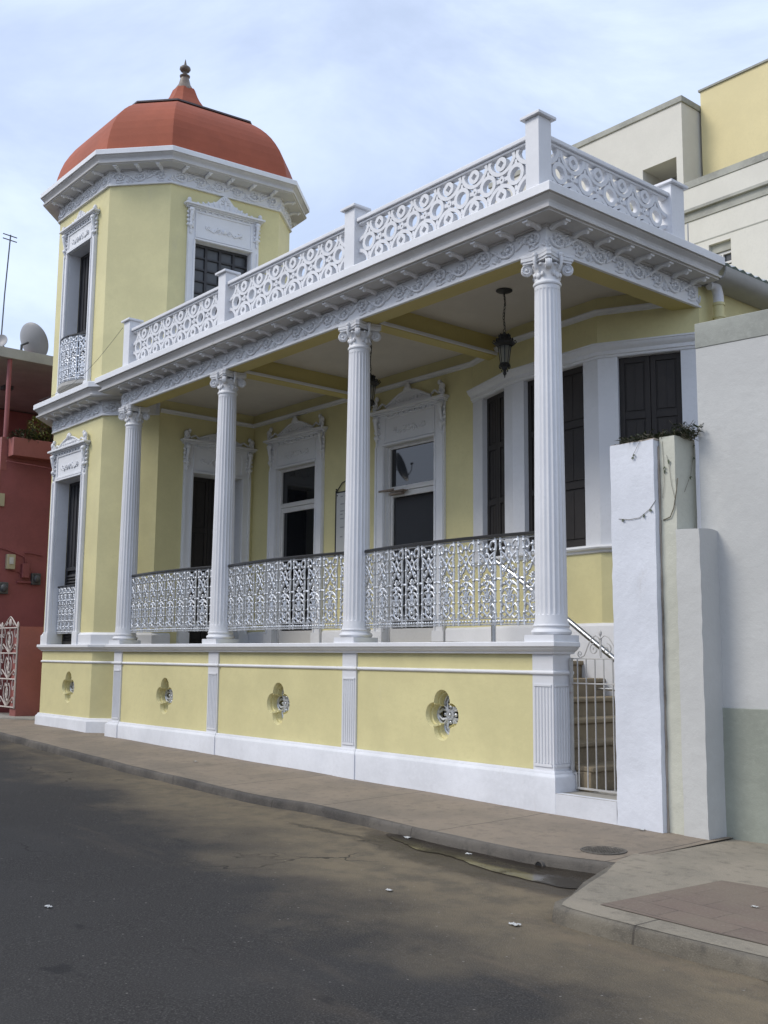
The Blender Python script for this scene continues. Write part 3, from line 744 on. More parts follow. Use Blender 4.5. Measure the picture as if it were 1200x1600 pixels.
# ---- porch front wall
PX0, PX1 = -8.52, 0.0
mb = MB(); quat_wall(mb, (PX0, .02), (PX1, .02), ZB, -.06, [q - PX0 for q in QX], -.705)
mb.box(PX0 + .001, PX1 - .02, .212, .25, ZB, -.012); mb.box(PX0 + .002, -.02, .019, .249, -.059, -.011)
mb.quad((PX1 - .02, .02, ZB), (PX1 - .02, .25, ZB), (PX1 - .02, .25, -.06), (PX1 - .02, .02, -.06))
mb.quad((PX0, .02, ZB), (PX0, .6, ZB), (PX0, .6, -.06), (PX0, .02, -.06))
pw = mb.build('porch_wall', 'yellow', H, weld=False)
dk = None
for q in QX: o_, d_ = grille(frame((PX0, .02), (PX1, .02)), q - PX0, -.705, pw); d_.build('vent_backing', 'dark', pw)
o_, d_ = grille(frame(LA[1], LA[2]), 1.08, -.67, pw); d_.build('vent_backing', 'dark', pw)
CXS = (-.12, -2.88, -5.69, -8.38)
PP = [(PX0, .5), (PX0, .0), (0, .0), (0, .262)]
segs = []
def with_breaks(y0, proud):                      # path that steps forward at each pedestal
    pts = [(PX0, .5)]; 
    for x in reversed(CXS):
        a, b = x - .12, x + .12
        if x == CXS[3]: pts += [(PX0 , -proud), (b, -proud), (b, y0)]
        elif x == CXS[0]: pts += [(a, y0), (a, -proud), (0 , -proud)]
        else: pts += [(a, y0), (a, -proud), (b, -proud), (b, y0)]
    pts += [(0, .262)]; return pts
trim('plinth', BASEP, with_breaks(.012, .0), 'basewhite')
trim('string_course', BANDP, with_breaks(.020, .0))
trim('ledge', LEDGEP, [(PX0, .5), (PX0, -.002), (0.002, -.002), (0.002, .262)])
def pedestal(xc, side=False):
    mb = MB(); a, b = xc - .12, xc + .12
    mb.box(a, b, 0.0, .238 if side else .05, -1.13, -.09)
    for k in range(6): q = a + .030 + (b - a - .06)*k/5; mb.lathe([(.0115, -1.055), (.0115, -.40)], 8, (q, 0.0))
    mb.box(a + .018, b - .018, -.010, 0, -.392, -.374); mb.box(a + .018, b - .018, -.010, 0, -1.085, -1.062)
    if side:
        for k in range(6): q = .030 + .178*k/5; mb.lathe([(.0115, -1.055), (.0115, -.40)], 8, (b, q))
        mb.box(b, b + .010, .016, .222, -.392, -.374); mb.box(b, b + .010, .016, .222, -1.085, -1.062)
    return mb.build('pedestal', 'white', H, smooth=40)
for i, x in enumerate(CXS): pedestal(x, i == 0)

# ---- columns (shaft mesh with base and capital as sub-parts)
def column_at(xc, yc=.125):
    NF = 20; per = 6
    def flute(j, z):
        if z < .245 or z > 3.255: return 1
        q = (j % per)/per; return 1 - .050*max(0, math.sin(PI*min(1, max(0, (q - .14)/.86))))
    mb = MB()
    zs = [.10, .150, .165, .200, .235, .246, .30] + [.30 + (3.20-.30)*k/8 for k in range(1, 9)] + [3.254, 3.262, 3.29, 3.31]
    def rad(z):
        t = max(0, min(1, (z - .2)/3.1)); r = .146 - .026*t**1.35
        if z < .2: r = .152 + (.2 - z)*.10
        return r
    mb.lathe([(rad(z), z) for z in zs], NF*per, (xc, yc), flute)
    sh = mb.build('column', 'white', H, smooth=28)
    b = MB(); s = .172
    b.box(xc - s, xc + s, yc - s, yc + s, -.0, .060)
    b.lathe([(.166, .060), (.178, .070), (.184, .085), (.178, .102), (.166, .110), (.160, .114), (.158, .124), (.164, .132), (.167, .142), (.162, .153), (.150, .158), (.12, .16)], 40, (xc, yc))
    b.build('column_base', 'white', sh, smooth=40)
    c = MB(); r0 = .121
    c.lathe([(.11, 3.300), (.128, 3.305), (.134, 3.318), (.130, 3.332), (.121, 3.338), (.119, 3.345), (.118, 3.42), (.128, 3.46), (.142, 3.480), (.146, 3.495), (.12, 3.50)], 40, (xc, yc))
    ab = []                                        # concave abacus
    for q in range(4):
        a0 = PI/4 + q*PI/2; R0 = .246
        ab += [(xc + R0*math.cos(a0 - .085), yc + R0*math.sin(a0 - .085)), (xc + R0*math.cos(a0 + .085), yc + R0*math.sin(a0 + .085))]
        for k in range(1, 6):
            th = a0 + PI/2*k/6; rr = .246 - .092*math.sin(PI*k/6)**.8; ab.append((xc + rr*math.cos(th), yc + rr*math.sin(th)))
    c.flat(ab, 3.542, 3.572); c.flat([(xc + (x-xc)*.93, yc + (y-yc)*.93) for x, y in ab], 3.520, 3.5425); c.flat([(xc + (x-xc)*1.0, yc + (y-yc)*1.0) for x, y in ab], 3.576, 3.5985)
    for q in range(4):                             # corner volutes
        a = PI/4 + q*PI/2; fr = frame((xc, yc), d=(math.cos(a), math.sin(a))); c.M = fr
        cu, cw = .190, 3.464
        c.ring(cu, cw, .001, .048, -.020, .020, n=18); c.ring(cu, cw, .001, .055, -.012, .012, n=18)
        for s in (-1, 1):
            c.tube(spiral(cu, cw, .050, 1.6, PI*.60, -1, s*.022, 22), .0085, 5, r1=.006); c.ell((cu, s*.026, cw), .014, .010, .014)
        c.tube([(.05, 0, 3.515), (.12, 0, 3.520), (.175, 0, 3.515)], .022, 6)
        c.M = Matrix.Identity(4)
        a2 = q*PI/2; c.M = frame((xc, yc), d=(math.cos(a2), math.sin(a2)))
        c.tube([(.150, 0, 3.59), (.172, 0, 3.56), (.176, 0, 3.51), (.160, 0, 3.46), (.148, 0, 3.44)], .020, 7, r1=.013); c.ell((.168, 0, 3.575), .03, .028, .028)
        c.ell((.125, 0, 3.39), .014, .030, .034, 8, 5)
        for s in (-1, 1): c.ell((.120, s*.045, 3.40), .014, .020, .026, 7, 4); c.ell((.135, s*.038, 3.488), .02, .022, .016)
        c.M = Matrix.Identity(4)
    c.build('capital', 'trimwhite', sh, smooth=45)
    return sh
col0 = column_at(CXS[0])
for x in CXS[1:]: copy_part(col0, H, (x - .045 - CXS[0], 0, 0))

# ---- entablature
EX, EY = -.02, 0.0
EP = [(-8.55, .55), (-8.55, EY), (EX, EY), (EX, 2.47)]
mb = MB()
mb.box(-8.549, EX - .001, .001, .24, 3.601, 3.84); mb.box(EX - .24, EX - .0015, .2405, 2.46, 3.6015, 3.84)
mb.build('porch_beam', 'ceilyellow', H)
mb = MB(); mb.sweep([(-.004, 3.5995), (.030, 3.5995), (.034, 3.608), (.030, 3.620), (.020, 3.626), (.018, 3.640), (.018, 3.832), (-.004, 3.832)], EP)
mb.mi = 1; frieze_on(mb, [(-8.568, .5), (-8.568, -.018), (EX + .018, -.018), (EX + .018, 2.455)], 3.640, .190)
mb.build('porch_frieze', ['trimwhite', 'trimwhite'], H, smooth=50)
mb = MB(); mb.sweep(CORN, EP); mb.flat([(-8.55, .02), (EX - .02, .02), (EX - .02, 2.46), (-8.55, 2.46)], 3.985, 4.0825)
pcor = mb.build('porch_cornice', 'cornice', H)
mb = MB(); mb.sweep([(.331, 3.988), (.334, 3.990), (.334, 4.070), (.326, 4.079), (.0, 4.090), (.0, 4.0855), (.316, 4.0755)], EP); mb.build('cornice_edge', 'trimwhite', pcor)
modillions(pcor, (-8.55, 0), (EX, 0), 3.800, .338, .12, -.12); modillions(pcor, (EX, 0), (EX, 2.47), 3.800, .335, -.12, .02)

# ---- roof balustrade
YB, XB = -.285, .155
def post(x0, x1, y0, y1, top=4.885, cap=True):
    mb = MB(); mb.box(x0, x1, y0, y1, 4.083, top); o = mb.build('balustrade_post', 'white', H, bevel=.006)
    if cap:
        c = MB(); e = .035; c.box(x0 - e, x1 + e, y0 - e, y1 + e, top, top + .030)
        c.add([(x0 - e*.9, y0 - e*.9, top + .0305), (x1 + e*.9, y0 - e*.9, top + .0305), (x1 + e*.9, y1 + e*.9, top + .0305), (x0 - e*.9, y1 + e*.9, top + .0305), ((x0+x1)/2, (y0+y1)/2, top + .062)],
              [(3, 2, 1, 0), (0, 1, 4), (1, 2, 4), (2, 3, 4), (3, 0, 4)])
        c.build('post_cap', 'white', o, bevel=.005)
    return o
posts = [(-8.06, -7.87), (-5.38, -5.20), (-2.71, -2.53), (-.01, XB)]
for i, (a, b) in enumerate(posts): post(a, b, YB, YB + .175, 4.775)
post(XB - .18, XB, 1.76, 1.99, 4.745)
def lattice(fr, L, z0, h):
    mb = MB(); mb.M = fr; n = max(2, round(L/.372)); p = L/n; v0, v1 = -.085, -.030; c = z0 + h/2
    hh = h/2; q = h/.46; rnd = random.Random(int(L*100))
    for i in range(n):
        u = (i + .5)*p
        mb.ring(u, c, .066*q, .106*q, v0, v1, n=18)
        for s in (-1, 1):
            e = c + s*hh
            mb.box(u - .016, u + .016, v0 + .007, v1 - .007, *sorted((c + s*.104*q, c + s*hh*.85)))
            mb.ring(u, e, .001, .050, v0 + .004, v1 - .004, *((0, PI) if s < 0 else (PI, 2*PI)), n=8)
            mb.ell((u, (v0+v1)/2, c + s*hh*.70), .024, .034, .022, 8, 5)
    for i in range(n + 1):
        u = i*p
        if 0 < i < n:
            mb.ring(u, c, .001, .036, v0 + .003, v1 - .003, n=8, sq=.013); mb.box(u - p/2 + .103*q, u - .030, v0 + .008, v1 - .008, c - .020, c + .020); mb.box(u + .030, u + p/2 - .103*q, v0 + .008, v1 - .008, c - .020, c + .020)
        for s in (-1, 1):
            e = c + s*hh
            a0, a1 = (0, PI) if s < 0 else (PI, 2*PI)
            if i == 0: a0, a1 = (0, PI/2) if s < 0 else (1.5*PI, 2*PI)
            if i == n: a0, a1 = (PI/2, PI) if s < 0 else (PI, 1.5*PI)
            mb.ring(u, e, .148*q, .186*q, v0 + .002, v1 - .002, a0, a1, n=14)
            if 0 < i < n:
                mb.ring(u, e - s*.074*q, .001, .070*q, v0 - .002, v1 + .006, n=16, sq=.038*q)
                mb.box(u - .018, u + .018, v0 + .006, v1 - .006, *sorted((e - s*.180*q, e - s*.215*q)))
    return mb.build('balustrade_panel', 'white', H, smooth=30)
def balustrade(p0, p1, inset):
    L = math.dist(p0, p1); fr = frame(p0, p1)
    lattice(fr, L, 4.114, .462)
    mb = MB(); mb.M = fr
    mb.prism([(0.001, 4.084), (L - .001, 4.084), (L - .001, 4.1135), (0.001, 4.1135)], -.100, -.015)
    mb.prism([(0.001, 4.5765), (L - .001, 4.5765), (L - .001, 4.605), (0.001, 4.605)], -.095, -.020)
    mb.prism([(0.001, 4.6055), (L - .001, 4.6055), (L - .001, 4.650), (0.001, 4.650)], -.120, .005)
    mb.build('balustrade_rail', 'white', H, bevel=.008)
for (a, b), (c, d) in zip(posts, posts[1:]): balustrade((b, YB + .03), (c, YB + .03), 0)
balustrade((XB - .03, YB + .175), (XB - .03, 1.76), 0)

# ---- porch ceiling, beams, floor
mb = MB(); mb.box(-8.59, EX - .245, .245, 2.41, 3.850, 3.90); mb.build('porch_ceiling', 'ceiling', H)
for x in (-2.86, -5.69):
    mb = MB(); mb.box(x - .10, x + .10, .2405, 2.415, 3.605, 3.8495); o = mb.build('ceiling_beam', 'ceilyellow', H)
    m2 = MB()
    for s in (-1, 1): m2.box(*sorted((x + s*.1005, x + s*.125)), .2405, 2.39, 3.612, 3.652)
    m2.build('beam_moulding', 'trimwhite', o, bevel=.006)
mb = MB(); mb.box(-8.60, -1.55, .2505, 2.42, -.16, -.006); mb.box(-1.549, -.30, .2505, .30, -.16, -.006)
mb.build('porch_floor', 'slab', H)
# ---- back wall, bay and side wall
W = [(-3.40, 2.42), (-2.38, 2.07), (-1.0, 1.97), (0.0, 2.44)]
mb = MB()
wall_face(mb, (-8.60, 2.42), W[0], ZB, 3.88, [(.74, 1.80, .001, 2.835, .12), (3.45, 4.49, .001, 2.82, .12)])
BF = [(W[0], W[1], (.27, .87)), (W[1], W[2], (.20, 1.165)), (W[2], W[3], (.22, .90))]
for a, b, (u0, u1) in BF:
    wall_face(mb, a, b, ZB, .99); wall_face(mb, a, b, 3.2, 3.88)
wall_face(mb, W[3], (0, 9.5), ZB, 3.92)
mb.build('main_wall', 'yellow', H)
mb = MB()
for i, (a, b, (u0, u1)) in enumerate(BF): wall_face(mb, a, b, .99, 3.2, [(u0, u1, 1.085, 3.15, .115)])
bay = mb.build('bay_window_surround', 'white', H)
WP = [W[0], W[1], W[2], W[3]]
CROWN = [(0, 3.155), (.014, 3.155), (.018, 3.178), (.034, 3.184), (.036, 3.222), (.058, 3.240), (.078, 3.262), (.082, 3.285), (.092, 3.288), (.092, 3.306), (0, 3.312)]
trim('bay_crown', CROWN, WP); trim('bay_sill', [(0, 1.085), (.030, 1.080), (.062, 1.070), (.070, 1.052), (.060, 1.034), (.030, 1.020), (.022, .998), (0, .990)], WP)
trim('skirting', [(0, .235), (.012, .233), (.030, .215), (.036, .20), (.036, ZB), (0, ZB)], [(-3.88, 2.42), W[0], W[1], W[2], W[3], (0, 4)], 'white')
trim('skirting', [(0, .235), (.012, .233), (.030, .215), (.036, .20), (.036, 0), (0, 0)], [(-6.56, 2.42), (-5.38, 2.42)], 'white')
trim('skirting', [(0, .235), (.012, .233), (.030, .215), (.036, .20), (.036, 0), (0, 0)], [(-8.60, 2.38), (-8.598, 2.42), (-8.10, 2.42)], 'white')
trim('wall_moulding', [(0, 3.645), (.012, 3.645), (.030, 3.655), (.034, 3.675), (.050, 3.690), (.050, 3.705), (0, 3.71)], [(-8.60, .66), (-8.60, 2.42), W[0], W[1], W[2], (-.27, 2.32)])
def shutter_panel(fr, u0, u1, w0, w1, v, parent_name='shutter', leaves=2, mat='darkwood', parent=H):
    mb = MB(); mb.M = fr; gap = .006; n = leaves; Wd = (u1 - u0)/n
    for k in range(n):
        a, b = u0 + k*Wd + gap/2, u0 + (k+1)*Wd - gap/2
        mb.box(a, b, v - .03, v, w0, w1)
        st = min(.055, Wd*.18); hs = [w0 + .04, w0 + (w1-w0)*.34, w0 + (w1-w0)*.68, w1 - .03]
        for q in (a, b - st): mb.box(q, q + st, v + .0005, v + .018, w0, w1)
        for z in hs: mb.box(a + st, b - st, v + .0007, v + .0175, z - .035, z + .035)
        for z0, z1 in zip(hs, hs[1:]):
            mb.box(a + st + .02, b - st - .02, v + .0003, v + .012, z0 + .06, z1 - .06)
            mid = (a + b)/2; mb.box(mid - .006, mid + .006, v + .0125, v + .017, z0 + .06, z1 - .06)
    return mb.build(parent_name, mat, parent, bevel=.003)
for a, b, (u0, u1) in BF: shutter_panel(frame(a, b), u0, u1, 1.085, 3.15, -.085, 'bay_window', 2)

# ---- glazed doors in the back wall
def glazed(fr, w2, zh, zmid, root_name, kick=.24):
    mb = MB(); mb.M = fr; v0, v1 = -.10, -.045
    f = .045
    for s in (-1, 1): mb.box(*sorted((s*w2, s*(w2 - f))), v0, v1, .002, zh)
    mb.box(-w2 + f, w2 - f, v0, v1, zh - f*.9, zh); mb.box(-w2 + f, w2 - f, v0 , v1 + .006, zmid - .022, zmid + .026)
    st = .045; a, b = -w2 + f + .004, w2 - f - .004; t_ = zmid - .028
    for q in (a, b - st): mb.box(q, q + st, v0 + .01, v1 - .006, .006, t_)
    mb.box(a + st, b - st, v0 + .01, v1 - .006, t_ - .075, t_); mb.box(a + st, b - st, v0 + .01, v1 - .006, .006, kick)
    mb.box(-w2 + f, w2 - f, v0 + .002, v1 - .01, zmid + .027, zmid + .050)
    d = mb.build(root_name, 'aluframe', H, bevel=.003)
    g = MB(); g.M = fr; g.box(-w2 + f, w2 - f, -.082, -.076, zmid + .05, zh - f*.9); g.box(a + st, b - st, -.084, -.078, kick, t_ - .075)
    g.build('glass_pane', 'glass', d)
    return d
fr1 = frame((-7.33, 2.42), (-6, 2.42)); d1 = glazed(fr1, .53, 2.835, 2.23, 'glazed_door')
surround(fr1, .53, 2.835, 3.27, 3.63, .20, root=d1)
fr2 = frame((-4.63, 2.42), (-4, 2.42)); d2 = glazed(fr2, .52, 2.82, 2.19, 'glazed_door')
surround(fr2, .52, 2.82, 3.27, 3.65, .20, root=d2)
mb = MB(); mb.M = fr2; mb.box(-.60, -.28, .05, .068, 2.165, 2.190); mb.box(-.30, -.10, -.03, .05, 2.145, 2.165); mb.box(-.42, -.15, -.03, .03, 2.11, 2.140); mb.tube([(-.60, .06, 2.178), (-.25, .03, 2.155), (-.05, .0, 2.15)], .010, 6)
mb.build('door_closer', 'bronze', d2)
mb = MB(); mb.M = fr2; mb.box(.40, .43, -.04, .02, .98, 1.16); mb.build('door_handle', 'chrome', d2, bevel=.004)
# side door in the tower
fr3 = frame((-8.60, .65), (-8.60, 2.44)) @ Matrix.Translation((1.08, 0, 0))
d3 = shutter_panel(fr3, -.46, .46, .002, 2.745, -.27, 'porch_side_door', 2)
surround(fr3, .46, 2.745, 3.20, 3.50, .17, root=d3, dp=.26)
# tower windows
fr4 = frame(LA[1], LA[2]) @ Matrix.Translation((.785, 0, 0))
def louvre_door(fr, w2, z0, z1, v, name):
    mb = MB(); mb.M = fr
    for a, b in ((-w2, -.004), (.004, w2)):
        st = .05; mb.box(a, a + st, v - .03, v, z0, z1); mb.box(b - st, b, v - .03, v, z0, z1)
        zz = [z0, z0 + (z1-z0)*.45, z1 - .05]
        for z in zz: mb.box(a + st, b - st, v - .03, v - .001, z, z + .06)
        n = int((zz[1] - z0 - .08)/.05)
        for k in range(n): z = z0 + .07 + .05*k; mb.add([(a+st, v - .028, z + .035), (b-st, v - .028, z + .035), (b-st, v - .004, z), (a+st, v - .004, z), (a+st, v - .028, z + .042), (b-st, v - .028, z + .042), (b-st, v - .004, z + .007), (a+st, v - .004, z + .007)], [(0,1,2,3),(7,6,5,4),(0,4,5,1),(1,5,6,2),(2,6,7,3),(3,7,4,0)])
        mb.box(a + st, b - st, v - .022, v - .016, zz[1] + .06, z1 - .05)
        for q in (.33, .66): x = a + st + (b - a - 2*st)*q; mb.box(x - .012, x + .012, v - .015, v - .002, zz[1] + .06, z1 - .05)
    mb.box(-w2, w2, v - .08, v - .05, z0, z1)
    return mb.build(name, 'louvre', H)
w1 = louvre_door(fr4, .485, .002, 2.72, -.20, 'tower_window'); surround(fr4, .485, 2.72, 3.19, 3.49, .16, root=w1, dp=.195)
fr5 = frame(UA[0], UA[1], z=0) @ Matrix.Translation((.96, 0, 0))
w2_ = louvre_door(fr5, .46, 4.12, 6.73, -.20, 'tower_window'); surround(fr5, .46, 6.73, 7.11, 7.38, .16, 'tri', 4.09, root=w2_, dp=.195)
fr6 = frame(UA[2], UA[3]) @ Matrix.Translation((.945, 0, 0))
mb = MB(); mb.M = fr6; v = -.11
mb.box(-.505, .505, v - .04, v - .03, 4.12, 6.60)
for k in range(5): x = -.50 + 1.0*k/4; mb.box(x - .022, x + .022, v - .02, v + .012, 4.12, 6.60)
for k in range(13): z = 4.14 + .2*k + .03; mb.box(-.50, .50, v - .019, v + .008, z - .014, z + .014)
mb.box(-.50, .50, v - .02, v + .014, 6.55, 6.60)
w3 = mb.build('tower_window', 'louvre', H); mb = MB(); mb.M = fr6; mb.box(-.49, .49, v - .024, v - .021, 4.13, 6.56); mb.build('glass_pane', 'paneglass', w3)
surround(fr6, .505, 6.60, 7.13, 7.48, .14, 'tri', 4.09, root=w3)

# ---- cast iron railings
def railing(fr, L, h, z0, bow, v0, pitch=.27, parent=H, barh=.030, over=.03, mat='silver'):
    mb = MB(); mb.M = fr; iron_panel(mb, L, h, z0, pitch, bow, v0)
    o = mb.build('iron_railing', mat, parent, smooth=60)
    b = MB(); b.M = fr; rail_bar(b, L, z0 + h + .002, bow, v0, .048, barh); b.build('handrail', 'blackrail', o, smooth=40)
    return o
railing(frame((-8.33, .15), (-5.76, .15)), 2.57, .83, .165, .12, 0)
railing(frame((-5.64, .15), (-2.95, .15)), 2.69, .83, .160, .12, 0)
railing(frame((-2.83, .15), (-.20, .15)), 2.63, .83, .155, .12, 0)
railing(frame((-10.85, .0), (-9.88, .0)), .97, .77, .175, .04, -.10, .16, barh=.02)
railing(frame((-10.93, .0), (-9.88, .0)), 1.05, .76, 4.33, .20, .0, .175, barh=.024)
mb = MB(); mb.M = frame((-10.95, 0), (-9.86, 0)); mb.flat([(0, 0), (0, .03), (.18, .14), (.38, .20), (.545, .215), (.71, .20), (.91, .14), (1.09, .03), (1.09, 0)], 4.262, 4.318); mb.build('balcony_slab', 'slab', H)

# ---- stair behind the gate
for i in range(7):
    xr = .22 - .295*i; z = -1.08 + .182*i if i else -1.08
    mb = MB(); y1 = 2.9
    mb.box(xr - .33, xr - .022, .2515, y1, z - .22, z - .045)
    mb.box(xr - .33, xr + .004, .2513, y1 + .001, z - .0445, z)
    if i == 0: st = mb.build('stair', 'stone', H, bevel=.012)
    else: mb.build('step', 'stone', st, bevel=.012)
mb = MB(); mb.box(.002, .708, -.058, .30, ZB, -1.292); th = mb.build('threshold', 'concrete', H)
mb = MB(); mb.box(.003, .707, -.0605, -.0585, ZB, -1.295); mb.box(0.003, .706, -.058, .005, -1.2915, -1.2895); mb.build('threshold_paint', 'basewhite', th)
mb = MB(); mb.box(.24, 1.3, .301, 4, ZB, -1.285); mb.build('stair_landing', 'concrete', H)

# ---- roof edge, gutter, corrugated roof, downpipe on the side
SY0 = 2.50
mb = MB()
GP = [(.0, 3.985), (.0, 3.86), (.06, 3.845), (.19, 3.85), (.27, 3.865), (.31, 3.90), (.325, 3.95), (.328, 3.992), (.316, 3.992), (.31, 3.95), (.29, 3.905), (.25, 3.885), (.05, 3.87)]
mb.sweep(GP, [(EX, SY0), (EX, 9.5)]); gt = mb.build('gutter', 'gutter', H, smooth=35)
mb = MB(); nn = 180; vs = []
for i in range(nn + 1):
    y = SY0 - .01 + 7.0*i/nn; dz = .014*math.sin(i*PI/2)
    vs += [(EX + .325, y, 4.020 + dz), (EX + .10, y, 4.135 + dz), (EX - 3.2, y, 5.55 + dz)]
mb.add(vs, [(i*3+j, i*3+j+1, (i+1)*3+j+1, (i+1)*3+j) for i in range(nn) for j in range(2)])
rf = mb.build('corrugated_roof', 'roofsheet', H, smooth=70)
mb = MB(); vs = []
for i in range(nn + 1):
    y = SY0 - .01 + 7.0*i/nn; dz = .014*math.sin(i*PI/2); vs += [(EX + .327, y, 4.019 + dz), (EX + .327, y, 3.990 + dz*.8)]
mb.add(vs, [(i*2, i*2+1, i*2+3, i*2+2) for i in range(nn)]); mb.build('roof_sheet_edge', 'greenroof', rf)
mb = MB()
px, py = .11, 2.60
mb.tube([(px - .02, py - .10, 3.84), (px + .0, py - .05, 3.855), (px + .0, py + .02, 3.82), (px, py + .045, 3.75), (px, py + .05, 3.66)], .056, 14)
dp = mb.build('downpipe', 'white', H, smooth=60)
mb = MB()
for z0, z1, r in ((3.665, 3.635, .066), (3.635, 3.52, .058), (3.52, 3.495, .070), (3.495, 3.44, .060), (3.44, 3.42, .066), (3.42, 2.6, .050)): mb.lathe([(r, z1), (r, z0)], 16, (px, py + .05))
mb.tube([(px, py + .05, 3.30), (px + .06, py + .06, 3.30), (px + .22, py + .08, 3.345)], .034, 10)
mb.build('painted_pipe', 'yellow', dp, smooth=60)
# plain shell so the house is closed behind
mb = MB(); mb.box(-8.60, -.02, 9.46, 9.5, ZB, 3.9); mb.box(-8.62, -.30, 2.8, 9.45, 3.91, 3.96); mb.box(-8.64, -8.60, 2.5, 9.46, ZB, 3.9)
mb.build('rear_wall', 'yellow', H)

# ================================================================== THINGS ON THE PORCH
def lantern(x, y, zt, label, chain=.40):
    L = empty('hanging_lantern', (x, y, zt - .95), label, 'lantern', 'lanterns hanging from the porch ceiling')
    mb = MB(); mb.lathe([(.002, zt), (.090, zt - .002), (.092, zt - .010), (.075, zt - .020), (.03, zt - .030), (.012, zt - .036)], 24, (x, y)); mb.build('ceiling_rose', 'lampmetal', L, smooth=50)
    mb = MB(); k = int(chain/.035)
    for i in range(k):
        z = zt - .04 - .036*i; dx = .012*math.sin(i*.7); pts = []
        for j in range(8):
            a = 2*PI*j/8; r_ = (.011*math.cos(a), .022*math.sin(a)); pts.append((x + dx + (r_[0] if i % 2 else 0), y + (0 if i % 2 else r_[0]), z - .018 + r_[1]))
        mb.tube(pts, .0035, 5, closed=True)
    mb.tube([(x, y, zt - .03), (x + .012, y, zt - .03 - chain*.4), (x - .006, y, zt - .02 - chain)], .0035, 5); mb.build('chain', 'lampmetal', L)
    z = zt - .04 - chain; mb = MB()
    def wp(q): return (x + (q[0] - x)*.72, y + (q[1] - y)*.72, z + (q[2] - z)*.86)
    mb.warp = wp
    mb.ring(0, 0, .016, .024, -.004, .004, n=12) if False else mb.tube([(x + .022*math.cos(2*PI*j/12), y, z - .022 + .022*math.sin(2*PI*j/12)) for j in range(12)], .005, 5, closed=True)
    zc = z - .045
    mb.lathe([(.006, zc + .005), (.022, zc), (.028, zc - .015), (.060, zc - .030), (.075, zc - .050), (.080, zc - .085), (.105, zc - .110), (.150, zc - .125), (.165, zc - .140), (.155, zc - .160), (.125, zc - .180), (.10, zc - .185)], 8, (x, y))
    for j in range(8):
        a = 2*PI*j/8; c_, s_ = math.cos(a), math.sin(a)
        mb.tube([(x + .155*c_, y + .155*s_, zc - .150), (x + .178*c_, y + .178*s_, zc - .130), (x + .165*c_, y + .165*s_, zc - .105), (x + .140*c_, y + .140*s_, zc - .115)], .008, 5)
        mb.ell((x + .080*c_, y + .080*s_, zc - .045), .016, .016, .022, 6, 4)
        mb.ell((x + .120*c_, y + .120*s_, zc - .098), .014, .014, .020, 6, 4)
    mb.build('lantern_crown', 'lampmetal', L, smooth=40)
    mb = MB(); mb.warp = wp; z1, z2 = zc - .185, zc - .405
    mb.lathe([(.094, z1), (.058, z2)], 8, (x, y)); mb.build('lantern_glass', 'lampglass', L)
    mb = MB(); mb.warp = wp
    for j in range(8):
        a = 2*PI*j/8; mb.tube([(x + .100*math.cos(a), y + .100*math.sin(a), z1 + .01), (x + .063*math.cos(a), y + .063*math.sin(a), z2 - .005)], .0055, 5)
    mb.lathe([(.066, z2 + .006), (.078, z2 - .004), (.084, z2 - .020), (.066, z2 - .040), (.048, z2 - .050), (.044, z2 - .075), (.020, z2 - .085), (.014, z2 - .105), (.026, z2 - .118), (.028, z2 - .135), (.012, z2 - .152), (.008, z2 - .175), (.002, z2 - .19)], 12, (x, y))
    for j in range(8):
        a = 2*PI*j/8 + .3; c_, s_ = math.cos(a), math.sin(a); mb.tube([(x + .07*c_, y + .07*s_, z2 - .030), (x + .092*c_, y + .092*s_, z2 - .038), (x + .082*c_, y + .082*s_, z2 - .058), (x + .055*c_, y + .055*s_, z2 - .06)], .006, 5)
        mb.tube([(x + .04*c_, y + .04*s_, z2 - .085), (x + .055*c_, y + .055*s_, z2 - .095), (x + .04*c_, y + .04*s_, z2 - .108)], .005, 5)
    mb.build('lantern_cage', 'lampmetal', L, smooth=40)
    mb = MB(); mb.warp = wp; mb.lathe([(.012, z2 + .01), (.016, z2 + .05), (.014, z2 + .10)], 8, (x, y)); mb.ell((x, y, z2 + .13), .02, .02, .035); mb.build('bulb', 'paneglass', L, smooth=60)
lantern(-1.50, 1.006, 3.85, 'dark ornate lantern hanging on a chain in the rightmost porch bay')
lantern(-3.80, 1.006, 3.85, 'dark ornate lantern mostly hidden behind the second column from the right')
# notice board
nb = empty('notice_board', (-5.95, 2.41, 1.34), 'framed white notice board on the porch wall half hidden by a column', 'notice board')
fN = frame((-6.27, 2.418), (-5, 2.418))
mb = MB(); mb.M = fN; mb.box(.012, .55, .012, .026, 1.34, 2.27); mb.build('board_face', 'signboard', nb)
mb = MB(); mb.M = fN; mb.box(-.006, .012, .006, .034, 1.30, 2.31); mb.box(.55, .568, .006, .034, 1.30, 2.31); mb.box(.012, .55, .008, .032, 2.271, 2.290); mb.box(.012, .55, .008, .032, 1.32, 1.339)
mb.tube([(0, .02, 2.29), (.14, .02, 2.42), (.28, .02, 2.45), (.42, .02, 2.42), (.56, .02, 2.29)], .008, 5); mb.ell((.0, .02, 2.33), .014, .014, .014); mb.ell((.56, .02, 2.33), .014, .014, .014)
mb.build('board_frame', 'blackrail', nb)
mb = MB(); mb.M = fN
for k, z in enumerate((2.205, 2.09, 1.985, 1.935, 1.87, 1.74, 1.60)):
    for j in range(3): mb.box(.11 + .11*j, .11 + .11*j + (.085 if (k + j) % 3 else .06), .0262, .0272, z, z + .018)
mb.build('printed_lines', 'ink', nb)
mb = MB(); mb.M = fN
for u in (.035, .527):
    for z in (2.235, 1.375): mb.ell((u, .028, z), .010, .006, .010)
mb.build('screw', 'blackrail', nb)
